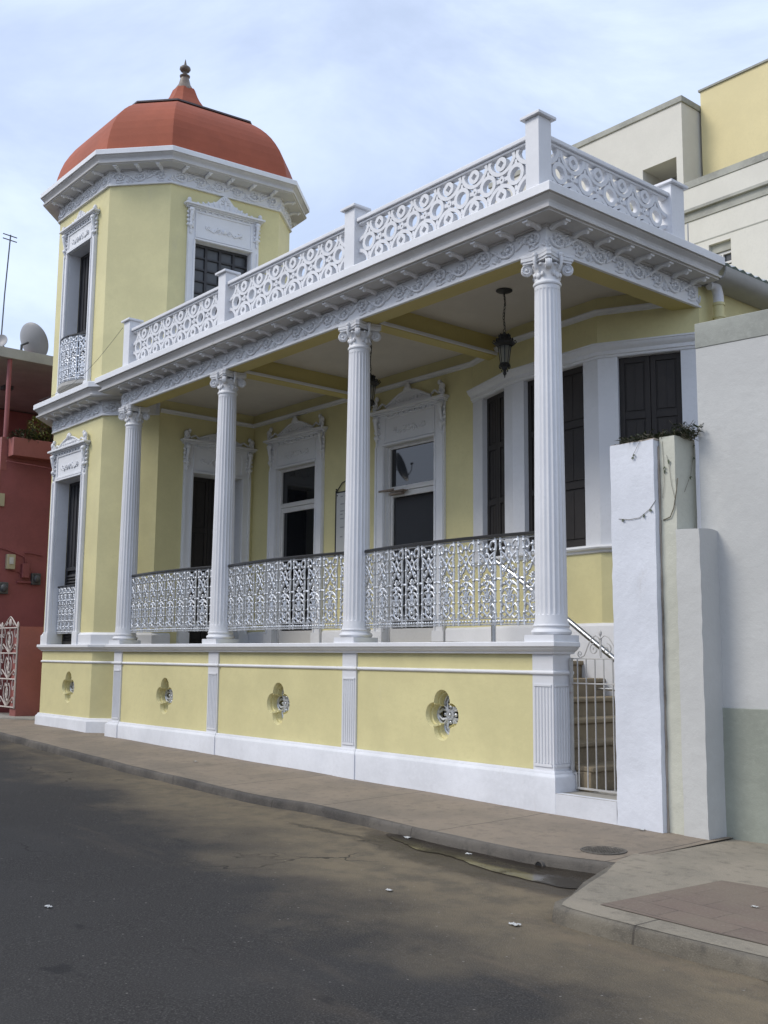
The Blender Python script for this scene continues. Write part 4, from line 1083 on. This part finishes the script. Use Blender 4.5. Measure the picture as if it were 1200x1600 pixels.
# stair handrail
hr = empty('stair_handrail', (-1.72, 1.0, 0), 'polished steel handrail slanting down over the porch stair', 'handrail')
mb = MB(); s_ = .675; x0 = -1.68
mb.tube([(x0 - .05, 1.0, .90), (x0, 1.0, .905), (x0 + .3, 1.0, .905 - s_*.28), (x0 + 1.2, 1.0, .905 - s_*1.18), (x0 + 2.3, 1.0, .905 - s_*2.28)], .027, 14); mb.build('rail', 'chrome', hr, smooth=60)
mb = MB(); mb.tube([(x0 - .0, 1.0, -.006), (x0 - .0, 1.0, .88)], .027, 12); mb.tube([(x0 + 2.2, 1.0, -1.28), (x0 + 2.2, 1.0, .89 - s_*2.18)], .024, 12); mb.build('post', 'chrome', hr, smooth=60)
mb = MB(); mb.tube([(-.95, 1.80, -.46), (.60, 1.80, -.47)], .015, 10); mb.tube([(.58, 1.80, -1.28), (.58, 1.80, -.47)], .015, 10); mb.build('lower_rail', 'chrome', hr, smooth=60)
# iron gate
ga = empty('iron_gate', (.04, .22, -1.29), 'grey barred iron gate with scroll top in front of the stair', 'gate')
mb = MB(); y = .215; zt, zb = -.140, -1.272; xl, xr_ = .012, .698
mb.box(xl, xl + .026, y - .014, y + .014, -1.135, zt); mb.box(xl + .052, xl + .070, y - .010, y + .010, zb, -1.13); mb.box(xl, xl + .070, y - .009, y + .009, -1.150, -1.1355)
mb.box(xr_ - .02, xr_, y - .012, y + .012, zb, zt)
mb.box(xl + .0265, xr_ - .0205, y - .009, y + .009, zt - .012, zt - .002); mb.box(xl + .0265, xr_ - .0205, y - .008, y + .008, -.368, -.356); mb.box(xl + .0705, xr_ - .0205, y - .009, y + .009, zb, zb + .018)
mb.build('gate_frame', 'gatemetal', ga, bevel=.002)
for k in range(6):
    x = .098 + .096*k; mb = MB(); mb.tube([(x, y, zb + .019), (x, y, zt - .013)], .0068, 6); mb.build('bar', 'gatemetal', ga, smooth=60)
mb = MB(); cx_ = .355
for s in (-1, 1):
    mb.tube([(cx_ + s*q, y, z) for q, z in ((.215, -.135), (.18, -.120), (.13, -.02), (.09, .035), (.045, .055), (.012, .03), (.006, -.03), (.006, -.125))], .0055, 5)
    mb.tube(spiral(cx_ + s*.225, -.105, .030, 1.3, -PI/2, s, y), .005, 5); mb.tube(spiral(cx_ + s*.07, -.065, .052, 1.3, PI/2 if s > 0 else PI/2, -s, y), .0055, 5)
mb.tube([(cx_, y, zt), (cx_, y, .085)], .006, 5); mb.ell((cx_, y, .075), .016, .012, .026); mb.ell((cx_, y, .03), .018, .012, .012)
mb.build('scrollwork', 'gatemetal', ga, smooth=60)

# ================================================================== BOUNDARY PIERS AND WALLS
def rough_box(x0, x1, y0, y1, z0, z1, seed=1, amp=.006, top=.012, step=.09):
    rnd = random.Random(seed); b = bmesh.new()
    nx, ny, nz = max(1, int((x1-x0)/step)), max(1, int((y1-y0)/step)), max(1, int((z1-z0)/step))
    mb = MB(); idx = {}; vs = []
    def P(i, j, k):
        if (i, j, k) not in idx:
            x = x0 + (x1-x0)*i/nx; y = y0 + (y1-y0)*j/ny; z = z0 + (z1-z0)*k/nz
            e = amp
            x += rnd.uniform(-e, e) if i in (0, nx) else 0; y += rnd.uniform(-e, e) if j in (0, ny) else 0
            if k == nz: z += rnd.uniform(-top, top*.4)
            idx[(i, j, k)] = len(vs); vs.append((x, y, z))
        return idx[(i, j, k)]
    fs = []
    for i in range(nx):
        for k in range(nz):
            for j in (0, ny): fs.append((P(i, j, k), P(i+1, j, k), P(i+1, j, k+1), P(i, j, k+1)))
    for j in range(ny):
        for k in range(nz):
            for i in (0, nx): fs.append((P(i, j, k), P(i, j+1, k), P(i, j+1, k+1), P(i, j, k+1)))
    for i in range(nx):
        for j in range(ny):
            for k in (0, nz): fs.append((P(i, j, k), P(i+1, j, k), P(i+1, j+1, k), P(i, j+1, k)))
    mb.add(vs, fs); return mb
o = rough_box(.710, 1.146, -.058, .235, ZB, 1.64, 2, .003, .012).build('gate_pillar', 'roughwhite', smooth=22)
tag(o, 'tall rough white pillar beside the iron gate', 'pillar')
mb = rough_box(.716, 1.151, -.05, .230, 1.630, 1.646, 4, .002, .004); mb.build('broken_top', 'brick', o)
mb = rough_box(1.146, 1.1575, -.004, .20, ZB, 1.60, 8, .003, .03, .07); mb.build('brick_edge', 'brick', o)
o = rough_box(1.158, 1.302, .010, .30, ZB, 1.66, 5, .003, .02).build('cream_pillar', 'cream', smooth=22)
tag(o, 'slim cream pillar with vines behind the white gate pillar', 'pillar')
o = rough_box(1.300, 1.515, -.005, .27, ZB, .880, 6, .003, .008).build('low_pillar', 'greywall', smooth=22)
tag(o, 'low pale grey pillar in front of the big grey wall', 'pillar')
d = Vector((.98749, .15764)); w0 = Vector((1.381, .233))
fw = frame(tuple(w0), d=tuple(d))
wl = empty('boundary_wall', (1.6, .4, -1.5), 'big pale grey boundary wall with bare concrete top at the right edge', 'wall')
mb = MB(); mb.M = fw; mb.prism([(0, ZB), (14, ZB), (14, 2.40), (0, 2.40)], -.22, 0); mb.build('wall_face', 'greywall', wl)
mb = MB(); mb.M = fw; mb.prism([(-.004, 2.401), (14, 2.401), (14, 2.612), (-.004, 2.612)], -.224, .006); mb.build('wall_coping', 'capconc', wl, bevel=.006)
mb = MB(); mb.M = fw; mb.prism([(.095, ZB), (14, ZB), (14, -.515), (.095, -.515)], .0, .016); mb.build('wall_dado', 'sage', wl, bevel=.006)

# climbing plant
cp = empty('climbing_plant', (1.1, 0, 1.64), 'straggly vine with small dark leaves on top of the white gate pillar', 'climbing plant')
rnd = random.Random(11)
def leaf(mb, p, d, up, L, w):
    d = Vector(d).normalized(); up = Vector(up); s = d.cross(up); s = s.normalized() if s.length > 1e-4 else Vector((1, 0, 0)); n = s.cross(d)
    p = Vector(p)
    mb.add([p, p + d*L*.45 + s*w/2 + n*L*.05, p + d*L - n*L*.12, p + d*L*.45 - s*w/2 + n*L*.05, p + d*L*.5 - n*L*.02], [(0, 1, 4), (1, 2, 4), (2, 3, 4), (3, 0, 4)])
def rv(): return Vector((rnd.gauss(0, 1), rnd.gauss(0, 1), rnd.gauss(0, 1)))
stem = MB(); lf = MB()
def spray(x0, x1, y0, y1, z0, z1, n):
    for _ in range(n):
        b = Vector((rnd.uniform(x0, x1), rnd.uniform(y0, y1), z0)); t = b + Vector((rnd.uniform(-.12, .12), rnd.uniform(-.1, .05), rnd.uniform(.02, z1 - z0)))
        mid = (b + t)/2 + rv()*.015; stem.tube([b, mid, t], .0022, 4)
        for k in range(5):
            q = b + (t - b)*rnd.uniform(.3, 1.05); dd = rv(); dd.z = abs(dd.z)*.3 - .1; leaf(lf, q, dd, (0, 0, 1), rnd.uniform(.035, .065), rnd.uniform(.014, .022))
spray(.80, 1.13, .0, .22, 1.63, 1.72, 170); spray(1.08, 1.34, .08, .28, 1.64, 1.71, 110); spray(1.26, 1.36, .05, .25, 1.66, 1.79, 26)
def vine(pts, r, nl, L=.05):
    P = [Vector(p) for p in pts]; stem.tube(P, r, 5)
    for _ in range(nl):
        i = rnd.randrange(len(P)-1); q = P[i] + (P[i+1]-P[i])*rnd.random()
        c = rnd.uniform(-.5, .5)
        for s in (-1, 0, 1): leaf(lf, q, (math.cos(c + s*.9)*.9, -.35, -abs(math.sin(c + s*.9)) - .25), (0, -1, .3), L*rnd.uniform(.7, 1.1), L*.3)
vine([(.93, -.065, 1.50), (.98, -.068, 1.57), (1.02, -.06, 1.64)], .0015, 2, .035); vine([(.79, -.064, 1.01), (.90, -.066, .995), (1.0, -.066, 1.00), (1.10, -.066, 1.06), (1.16, -.06, 1.13)], .0022, 3, .04)
vine([(1.18, .004, .97), (1.25, .0, .99), (1.285, .0, 1.06), (1.315, .0, 1.20), (1.315, .02, 1.30)], .0045, 0); vine([(1.30, .0, 1.13), (1.27, .0, 1.25), (1.25, .0, 1.42), (1.23, 0, 1.50)], .0016, 2, .035)
vine([(1.19, .004, 1.62), (1.20, .002, 1.45), (1.20, .002, 1.25), (1.18, .002, 1.15)], .0015, 2, .035); vine([(1.31, .12, 1.20), (1.318, .20, 1.35), (1.32, .24, 1.50), (1.315, .26, 1.62)], .0018, 3, .035)
stem.build('stem', 'stem', cp); lf.build('leaves', 'leafdark', cp)

# ================================================================== MODERN BUILDING BEHIND
MBD = empty('modern_building', (0, 12, -1.4), 'tall modern cream building with yellow upper block behind the porch roof', 'building')
def part(name, mat, fn, parent=MBD, **k):
    mb = MB(); fn(mb); return mb.build(name, mat, parent, **k)
def _main(mb):
    wall_face(mb, (-9, 9.05), (14, 9.05), -1.7, 7.82, [(9 - 4.02, 9 - 3.575, 6.25, 7.26, .14)]); mb.box(-9, -8.9, 9.06, 19, -1.7, 8.0); mb.box(-9, 14, 9.35, 9.45, 7.3, 7.9)
mw = part('facade', 'modcream', _main)
part('parapet', 'modcream', lambda mb: mb.box(-9.1, 14, 9.0, 9.30, 8.04, 8.44), bevel=.01)
part('coping', 'modtrim', lambda mb: (mb.box(-9.1, 14, 8.985, 9.32, 8.441, 8.57), mb.box(-9.1, 14, 8.97, 9.30, 7.985, 8.039)))
part('shadow_band', 'modtrim', lambda mb: mb.box(-9.0, 14, 9.03, 9.2, 7.825, 7.984))  # darker coping colour stands in for the shadow line under the ledge
part('facade_joint', 'modtrim', lambda mb: mb.box(-9, 14, 9.043, 9.0495, 7.365, 7.385))
def _tower(mb):
    wall_face(mb, (-9.5, 9.08), (-4.52, 9.08), 8.40, 10.24, [(9.5 - 5.42, 9.5 - 4.66, 8.50, 9.20, .7)])
    wall_face(mb, (-4.52, 9.08), (-4.52, 12), 8.40, 10.24)
    mb.box(-9.5, -4.9, 9.9, 12, 8.40, 10.2)
part('stair_tower', 'modcream', _tower)
part('stair_tower', 'modtrim', lambda mb: mb.box(-9.53, -4.49, 9.05, 12, 10.241, 10.36), bevel=.01)
part('upper_block', 'modyellow', lambda mb: mb.box(-4.47, 14, 9.65, 16, 8.45, 10.62))
part('upper_coping', 'modtrim', lambda mb: mb.box(-4.50, 14, 9.62, 16, 10.621, 10.66))
wn = part('window', 'aluframe', lambda mb: (mb.box(-4.02, -3.575, 9.15, 9.19, 7.045, 7.09), mb.box(-4.02, -3.575, 9.15, 9.19, 6.86, 6.90), mb.box(-3.82, -3.79, 9.14, 9.185, 6.25, 7.045), mb.box(-4.02, -3.99, 9.14, 9.185, 6.25, 7.045), mb.box(-3.605, -3.575, 9.14, 9.185, 6.25, 7.045), *[mb.box(-4.0, -3.60, 9.16, 9.18, 6.3 + .055*k, 6.34 + .055*k) for k in range(10)]))
part('window_blind_box', 'modtrim', lambda mb: mb.box(-4.02, -3.575, 9.12, 9.2, 7.10, 7.26), wn)
part('glass_pane', 'paneglass', lambda mb: mb.box(-4.02, -3.575, 9.195, 9.2, 6.25, 7.1), wn)
rod = MB(); rod.tube([(-.08, 2.4, 4.084), (-.08, 2.4, 4.56)], .009, 6); rod.ell((-.08, 2.4, 4.34), .022, .022, .008); rod.tube([(-.08, 2.4, 4.31), (-.03, 2.4, 4.27), (.03, 2.4, 4.20), (.10, 2.42, 4.12), (.14, 2.44, 4.085)], .006, 5)
tag(rod.build('roof_mast', 'gutter'), 'thin metal mast with a cable beside the last white balustrade post', 'mast')

# ================================================================== RED HOUSE ON THE LEFT
RH = empty('red_house', (-15, 1.5, -1.3), 'dark red two-storey house with a balcony at the left edge', 'house')
X = -13.6
part('side_wall', 'red', lambda mb: (mb.box(-22, X, .02, 9, ZB, 3.60)), RH)
part('balcony_parapet', 'redlight', lambda mb: (mb.box(-22, X + .01, .0, .12, 3.30, 3.93), mb.box(X - .12, X + .01, .121, 9, 3.601, 3.93), mb.box(-22, X + .012, -.012, .018, ZB, 3.299)), RH)
part('planter_box', 'redlight', lambda mb: (mb.box(X + .012, X + .30, .12, 6, 3.55, 3.90)), RH, bevel=.01)
part('balcony_back_wall', 'red', lambda mb: mb.box(-22, -17.9, 1.2, 9, 3.6, 5.45), RH)
part('balcony_end_wall', 'red', lambda mb: mb.box(-17.89, X - .3, 5.5, 5.6, 3.6, 5.45), RH)
part('balcony_pier', 'red', lambda mb: mb.box(X - .22, X + .02, 1.35, 1.7, 3.94, 5.43), RH)
part('canopy_slab', 'slab', lambda mb: mb.box(-22, X + .02, -.30, 9, 5.48, 5.68), RH, bevel=.008)
part('roof_parapet', 'redlight', lambda mb: (mb.box(-22, X - .5, .6, 9, 5.681, 5.80), mb.add([(X - .4, .95, 5.681), (X - .4, 3.0, 5.681), (X - 3, 3.0, 5.681), (X - .8, 1.9, 6.45)], [(0, 1, 3), (1, 2, 3), (2, 0, 3)])), RH)
for (x, y) in ((X - .08, .10), (X - 1.3, .02)):
    part('balcony_post', 'red', lambda mb: mb.lathe([(.045, 3.931), (.045, 5.479)], 14, (x, y)), RH, smooth=50)
part('ceiling_lamp', 'boxgrey', lambda mb: mb.box(X - 2.3, X - 2.1, .75, .95, 5.40, 5.479), RH)
def _mb1(mb): mb.box(X + .001, X + .10, .20, .36, 1.42, 1.70)
mbx = part('meter_box', 'boxcream', _mb1, RH, bevel=.01)
part('meter_dial', 'signboard', lambda mb: mb.box(X + .1005, X + .115, .24, .32, 1.51, 1.64), mbx, bevel=.02)
part('meter_box', 'red', lambda mb: (mb.box(X + .001, X + .10, .50, .64, 1.27, 1.54), mb.box(X + .001, X + .05, .43, .72, 1.17, 1.21)), RH, bevel=.01)
for (y_, z_) in ((.17, 1.06), (.79, 1.26)):
    part('electric_meter', 'boxgrey', lambda mb: (mb.box(X + .001, X + .08, y_ - .09, y_ + .09, z_ - .11, z_ + .11), mb.ell((X + .10, y_, z_), .05, .065, .075, 12, 8)), RH, bevel=.02)
part('wall_conduit', 'red', lambda mb: (mb.tube([(X + .02, -.05, 1.84), (X + .02, .20, 1.79), (X + .02, .48, 1.70), (X + .03, .56, 1.66), (X + .03, .58, 1.54)], .014, 6), mb.tube([(X + .02, .3, 1.40), (X + .02, .45, 1.38), (X + .02, .50, 1.36)], .010, 6), mb.tube([(X + .02, .56, 1.75), (X + .02, .70, 1.75), (X + .02, .90, 1.72)], .012, 6), mb.tube([(X + .31, -.0, 3.42), (X + .31, .5, 3.40), (X + .31, 1.3, 3.36)], .010, 5)), RH, smooth=60)
for (y_, z_) in ((.06, 2.72),): part('junction_box', 'boxcream', lambda mb: mb.box(X + .001, X + .06, -.02, .10, z_ - .12, z_ + .12), RH)
# low wall + gate between the houses
o = rough_box(-12.52, -12.24, .02, 1.6, ZB, .325, 9, .002, .003, .2).build('low_red_wall', 'redlight'); tag(o, 'low lighter red wall between the scroll gate and the tower', 'wall')
tag(part('raised_footing', 'concrete', lambda mb: mb.flat([(-12.7, -.25), (-12.20, -.02), (-11.5, .45), (-11.3, 1.2), (-12.6, 1.2), (-13.6, .2)], -1.40, -1.235), None, bevel=.03), 'worn concrete footing step at the foot of the low red wall', 'footing')
gg = empty('scroll_gate', (-12.8, .0, -1.2), 'rusty white wrought iron gate with scrolls at the left edge', 'gate')
mb = MB(); fg = frame((-13.75, 0), (-12.26, 0)); mb.M = fg; Lg = 1.49
for z in (.300, -.148, -.600, -1.085): mb.tube([(0, 0, z), (Lg, 0, z)], .013, 6)
for u in (.0, Lg - .01, .74): mb.tube([(u, 0, -1.10), (u, 0, .32)], .015, 6)
mb.build('gate_frame', 'gatewhite', gg)
mb = MB(); mb.M = fg
for c0 in (.37, 1.11):
    for z0, z1 in ((-1.085, -.60), (-.60, -.148), (-.148, .30)):
        h = z1 - z0; mb.tube([(c0, 0, z0), (c0, 0, z1)], .008, 5)
        for s in (-1, 1):
            mb.tube([(c0 + s*a, 0, z0 + h*b) for a, b in ((0, .05), (.08, .20), (.15, .45), (.14, .70), (.08, .85), (.05, .75))], .0105, 5)
            mb.tube([(c0 + s*a, 0, z0 + h*b) for a, b in ((.02, .03), (.16, .22), (.28, .36), (.32, .28), (.29, .16), (.25, .20))], .0105, 5)
            mb.tube([(c0 + s*a, 0, z0 + h*b) for a, b in ((.25, .98), (.22, .80), (.27, .62), (.33, .66), (.31, .76))], .0105, 5)
            mb.tube([(c0 + s*a, 0, z0 + h*b) for a, b in ((0, .30), (.05, .45), (.03, .62), (.0, .70))], .014, 5)
        for q in range(4): mb.ell((c0 + .03*(-1)**q, 0, z0 + h*(.25 + .17*q)), .034, .012, .028, 6, 4, q)
    mb.tube([(c0 - .35, 0, .30), (c0 - .22, 0, .38), (c0 - .08, 0, .47), (c0, 0, .50), (c0 + .08, 0, .47), (c0 + .22, 0, .38), (c0 + .35, 0, .30)], .011, 5)
    mb.ell((c0, 0, .40), .06, .015, .07, 8, 5); mb.tube(spiral(c0 - .16, .37, .05, 1.2, 0, 1, 0), .009, 5); mb.tube(spiral(c0 + .16, .37, .05, 1.2, PI, -1, 0), .009, 5)
    for u in (c0 + .36,): mb.ell((u, 0, .34), .035, .02, .07, 8, 5)
mb.build('scrollwork', 'gatewhite', gg, smooth=60)
# plants in the planter
def bush(name, label, c, r, n, mat, seed, cat='plant'):
    rn = random.Random(seed); e = empty(name, (c[0], c[1], c[2] - r[2]), label, cat); l = MB(); s = MB()
    for k in range(9):
        a = rn.uniform(0, 2*PI); s.tube([(c[0], c[1], c[2] - r[2]), (c[0] + .4*r[0]*math.cos(a), c[1] + .4*r[1]*math.sin(a), c[2]), (c[0] + .8*r[0]*math.cos(a), c[1] + .8*r[1]*math.sin(a), c[2] + r[2]*rn.uniform(.2, .9))], .006, 4)
    for _ in range(n):
        while True:
            q = Vector((rn.uniform(-1, 1), rn.uniform(-1, 1), rn.uniform(-1, 1)))
            if q.length < 1 and (q.length > .35 or rn.random() < .3) and math.sin(q.x*5 + seed)*math.cos(q.y*4 + q.z*5) > -.55: break
        p = Vector(c) + Vector((q.x*r[0], q.y*r[1], q.z*r[2])); d = q + Vector((rn.gauss(0, .6), rn.gauss(0, .6), rn.gauss(0, .4) - .1)); leaf(l, p, d, (0, 0, 1), rn.uniform(.06, .11), rn.uniform(.025, .045))
    s.build('stem', 'stem', e); l.build('leaves', mat, e)
bush('potted_shrub', 'yellow-green shrub standing in the red balcony planter', (X + .13, .66, 4.12), (.16, .24, .24), 420, 'leafyellow', 3)
bush('trailing_plant', 'low dark green plant filling the red balcony planter', (X + .14, .42, 3.95), (.15, .34, .12), 380, 'leafdark', 4)
bush('trailing_plant', 'dark green plant at the far end of the planter beside the tower', (X + .12, 1.02, 4.04), (.16, .26, .20), 340, 'leafdark', 6)
# dishes, antenna
def dish(name, label, c, r, aim, mat='dish', group=None, arm=True):
    e = empty(name, (c[0], c[1], c[2] - r), label, 'satellite dish', group); a = Vector(aim).normalized(); q = a.to_track_quat('Z', 'Y').to_matrix().to_4x4(); q.translation = Vector(c)
    mb = MB(); mb.M = q
    mb.lathe([(.01, 0)] + [(r*k/8, .32*r*(k/8)**2) for k in range(1, 9)] + [(r*1.015, .33*r), (r*1.015, .31*r)] + [(r*k/8, .32*r*(k/8)**2 - .012) for k in range(8, 0, -1)] + [(.01, -.012)], 40)
    mb.build('reflector', mat, e, smooth=50)
    mb = MB(); mb.M = q; mb.tube([(0, -r*.9, .25*r), (0, -r*.45, .85*r), (0, 0, 1.05*r)], .014, 6); mb.ell((0, 0, 1.02*r), .04, .04, .06); mb.build('feed_arm', 'boxgrey', e)
    mb = MB(); mb.M = Matrix.Translation(c); mb.tube([(-a.x*.05, -a.y*.05, -a.z*.05), (-a.x*.22, -a.y*.22, -r*.3), (-a.x*.22, -a.y*.22, -r*1.05)], .025, 8); mb.build('mount', 'boxgrey', e)
    return e
dish('satellite_dish', 'large grey satellite dish on the canopy of the red house', (X - .42, .60, 6.0), .37, (-.30, .88, .46))
dish('satellite_dish', 'small grey satellite dish beside the antenna at the left edge', (X - .22, -.06, 5.80), .17, (.5, -.6, .35))
an = empty('tv_antenna', (X - .3, .03, 5.68), 'thin television antenna mast on the red house roof', 'antenna')
mb = MB(); mb.tube([(X - .3, -.02, 5.68), (X - .3, .0, 6.8), (X - .3, .05, 8.05)], .013, 6); mb.build('mast', 'boxgrey', an)
for z_, w_ in ((8.03, .26), (7.94, .26)):
    mb = MB(); mb.tube([(X - .3, .05 - w_/2 - .02, z_ + .01), (X - .3, .05 + w_/2, z_ - .01)], .011, 5); mb.build('element', 'boxgrey', an)
# cable from the tower to the balustrade
mb = MB(); P0, P1 = Vector((-11.0, -.36, 4.10)), Vector((-8.35, -.16, 4.80))
mb.tube([P0 + (P1 - P0)*q + Vector((0, 0, -.22*math.sin(PI*q))) for q in [k/14 for k in range(15)]], .0035, 4)
tag(mb.build('cable', 'boxgrey'), 'thin cable sagging from the balustrade post to the tower cornice', 'cable')

# ================================================================== STREET BITS
def mh():
    mb = MB(); cx_, cy_ = 1.27, -.95; z = wz(cx_, cy_)
    mb.lathe([(.165, z - .02), (.165, z + .004), (.150, z + .005), (.148, z + .002), (.02, z + .002)], 36, (cx_, cy_))
    for i in range(-5, 6):
        for j in range(-5, 6):
            if i*i + j*j < 26: mb.box(cx_ + i*.026 - .008, cx_ + i*.026 + .008, cy_ + j*.026 - .008, cy_ + j*.026 + .008, z + .0015, z + .0055)
    tag(mb.build('manhole_cover', 'rust'), 'small round patterned iron cover set in the pavement', 'manhole cover')
mh()
mb = MB(); x, y = 1.06, -1.385; z = wz(x, y) - .085
mb.M = Matrix.Translation((x, y, z)) @ Matrix.Rotation(R(90), 4, 'X')
mb.ring(0, 0, .032, .040, -.03, .03, n=20) if False else mb.lathe([(.040, -.02), (.040, .022), (.033, .022), (.033, -.02)], 20)
o = mb.build('drain_pipe', 'kerb', smooth=50); tag(o, 'open end of a small drain pipe in the kerb above the puddle', 'drain pipe')
mb = MB(); mb.M = Matrix.Translation((x, y, z)) @ Matrix.Rotation(R(90), 4, 'X'); mb.lathe([(.0325, .018), (.001, .0185)], 20); mb.build('pipe_bore', 'dark', o)
rs = random.Random(5)
def scrap(x, y, z, s, label):
    mb = MB(); n = 5; vs = [(x + s*(i/n - .5) + rs.uniform(-.1, .1)*s, y + s*.6*(j/n - .5) + rs.uniform(-.1, .1)*s, z + .004 + rs.uniform(0, .18)*s) for j in range(n+1) for i in range(n+1)]
    mb.add(vs, [(j*(n+1)+i, j*(n+1)+i+1, (j+1)*(n+1)+i+1, (j+1)*(n+1)+i) for j in range(n) for i in range(n)])
    tag(mb.build('paper_scrap', 'paper'), label, 'litter', 'scraps of paper littering the street')
def g(x, y): return rz_(x, y) + .001
scrap(-.27, -1.46, g(-.3, -1.5), .065, 'crumpled white scrap at the left end of the puddle'); scrap(.48, -1.52, g(.5, -1.5), .05, 'flat white scrap floating in the puddle near the kerb')
scrap(1.02, -2.75, g(1, -2.75), .05, 'small white scrap on the dusty road below the puddle'); scrap(2.05, -2.72, g(2, -2.7), .06, 'pale scrap lying at the foot of the corner kerb')
scrap(2.85, -1.62, wzc(2.85, -1.6) + .006, .035, 'small white scrap on the brick paving'); scrap(.98, -.10, wz(1, -.1), .05, 'white scrap against the foot of the white gate pillar')
scrap(-5.0, -.62, wz(-5, -.6), .06, 'white scrap on the pavement below the second pedestal from the left'); scrap(.2, -4.6, g(.2, -4.6), .05, 'white scrap on the dark asphalt near the bottom edge')

# ================================================================== HOUSE ACROSS THE STREET (seen only mirrored in the door glass)
OH = empty('opposite_house', (-12, -14, -1.5), 'plain grey house across the street, mirrored dark in the porch door glass', 'house')
part('wall', 'greywall', lambda mb: mb.box(-34, -4, -16, -11.2, ZB, 5.2), OH)
part('roof_parapet', 'modtrim', lambda mb: mb.box(-34.1, -3.9, -16.1, -11.0, 5.201, 5.45), OH)
for x in (-30, -26, -22, -18, -14, -10): part('window', 'darkwood', lambda mb: mb.box(x, x + 1.3, -11.199, -11.15, .3, 2.6), OH)
dish('satellite_dish', 'dark satellite dish on the roof across the street, mirrored in the door glass', (-20.43, -10.9, 6.14), .50, (.85, -.52, .3), 'boxgrey')

# ================================================================== CAMERA
CAM = dict(f=1657.6776, cx=6.2259, cy=-7.2142, cz=-.1406, yaw=.8696, pit=.1351, roll=.009)
cd = bpy.data.cameras.new('camera'); cam = bpy.data.objects.new('camera', cd); COL.objects.link(cam); scene.camera = cam
y, p, r = CAM['yaw'], CAM['pit'], CAM['roll']
F = Vector((-math.sin(y)*math.cos(p), math.cos(y)*math.cos(p), math.sin(p))); Rv = Vector((math.cos(y), math.sin(y), 0)); U_ = Rv.cross(F)
R2 = Rv*math.cos(r) + U_*math.sin(r); U2_ = -Rv*math.sin(r) + U_*math.cos(r)
cam.matrix_world = Matrix(((R2.x, U2_.x, -F.x, CAM['cx']), (R2.y, U2_.y, -F.y, CAM['cy']), (R2.z, U2_.z, -F.z, CAM['cz']), (0, 0, 0, 1)))
cd.sensor_fit = 'VERTICAL'; cd.sensor_height = 36; cd.sensor_width = 27; cd.lens = 36*CAM['f']/1600; cd.clip_start = .05; cd.clip_end = 3000

# ================================================================== LIGHT
SUN_EL, SUN_AZ = R(44), R(206)          # azimuth from +Y clockwise: from the street side, left
w = bpy.data.worlds.new('World'); scene.world = w; w.use_nodes = True; t = w.node_tree
bg = t.nodes['Background']; sky = t.nodes.new('ShaderNodeTexSky'); sky.sky_type = 'NISHITA'; sky.sun_disc = False
sky.sun_elevation = SUN_EL; sky.sun_rotation = SUN_AZ; sky.air_density = 1.0; sky.dust_density = 2.0; sky.ozone_density = 1.5
tc = t.nodes.new('ShaderNodeTexCoord'); mp = t.nodes.new('ShaderNodeMapping'); mp.inputs['Scale'].default_value = (1.0, 1.0, 2.6); t.links.new(tc.outputs['Generated'], mp.inputs['Vector'])
n1 = t.nodes.new('ShaderNodeTexNoise'); n1.inputs['Scale'].default_value = 2.1; n1.inputs['Detail'].default_value = 7; n1.inputs['Roughness'].default_value = .58; n1.inputs['Distortion'].default_value = .5
t.links.new(mp.outputs[0], n1.inputs['Vector'])
f = smooth(t, n1.outputs['Fac'], .34, .68)
f = math_(t, 'ADD', math_(t, 'MULTIPLY', f, .36), .50)
c = mix(t, f, sky.outputs[0], (6.5, 7.5, 9.6))
t.links.new(c, bg.inputs['Color']); bg.inputs['Strength'].default_value = .123
ld = bpy.data.lights.new('sun', 'SUN'); lo = bpy.data.objects.new('sun', ld); COL.objects.link(lo); ld.energy = 1.7; ld.angle = R(22); ld.color = (1, .95, .87)
sd = Vector((math.sin(SUN_AZ)*math.cos(SUN_EL), math.cos(SUN_AZ)*math.cos(SUN_EL), math.sin(SUN_EL)))
lo.rotation_euler = sd.to_track_quat('Z', 'Y').to_euler(); lo.location = (0, -5, 20)
scene.view_settings.view_transform = 'Standard'; scene.view_settings.look = 'None'; scene.view_settings.exposure = .27; scene.view_settings.gamma = 1
scene.render.engine = 'CYCLES'; scene.cycles.max_bounces = 8
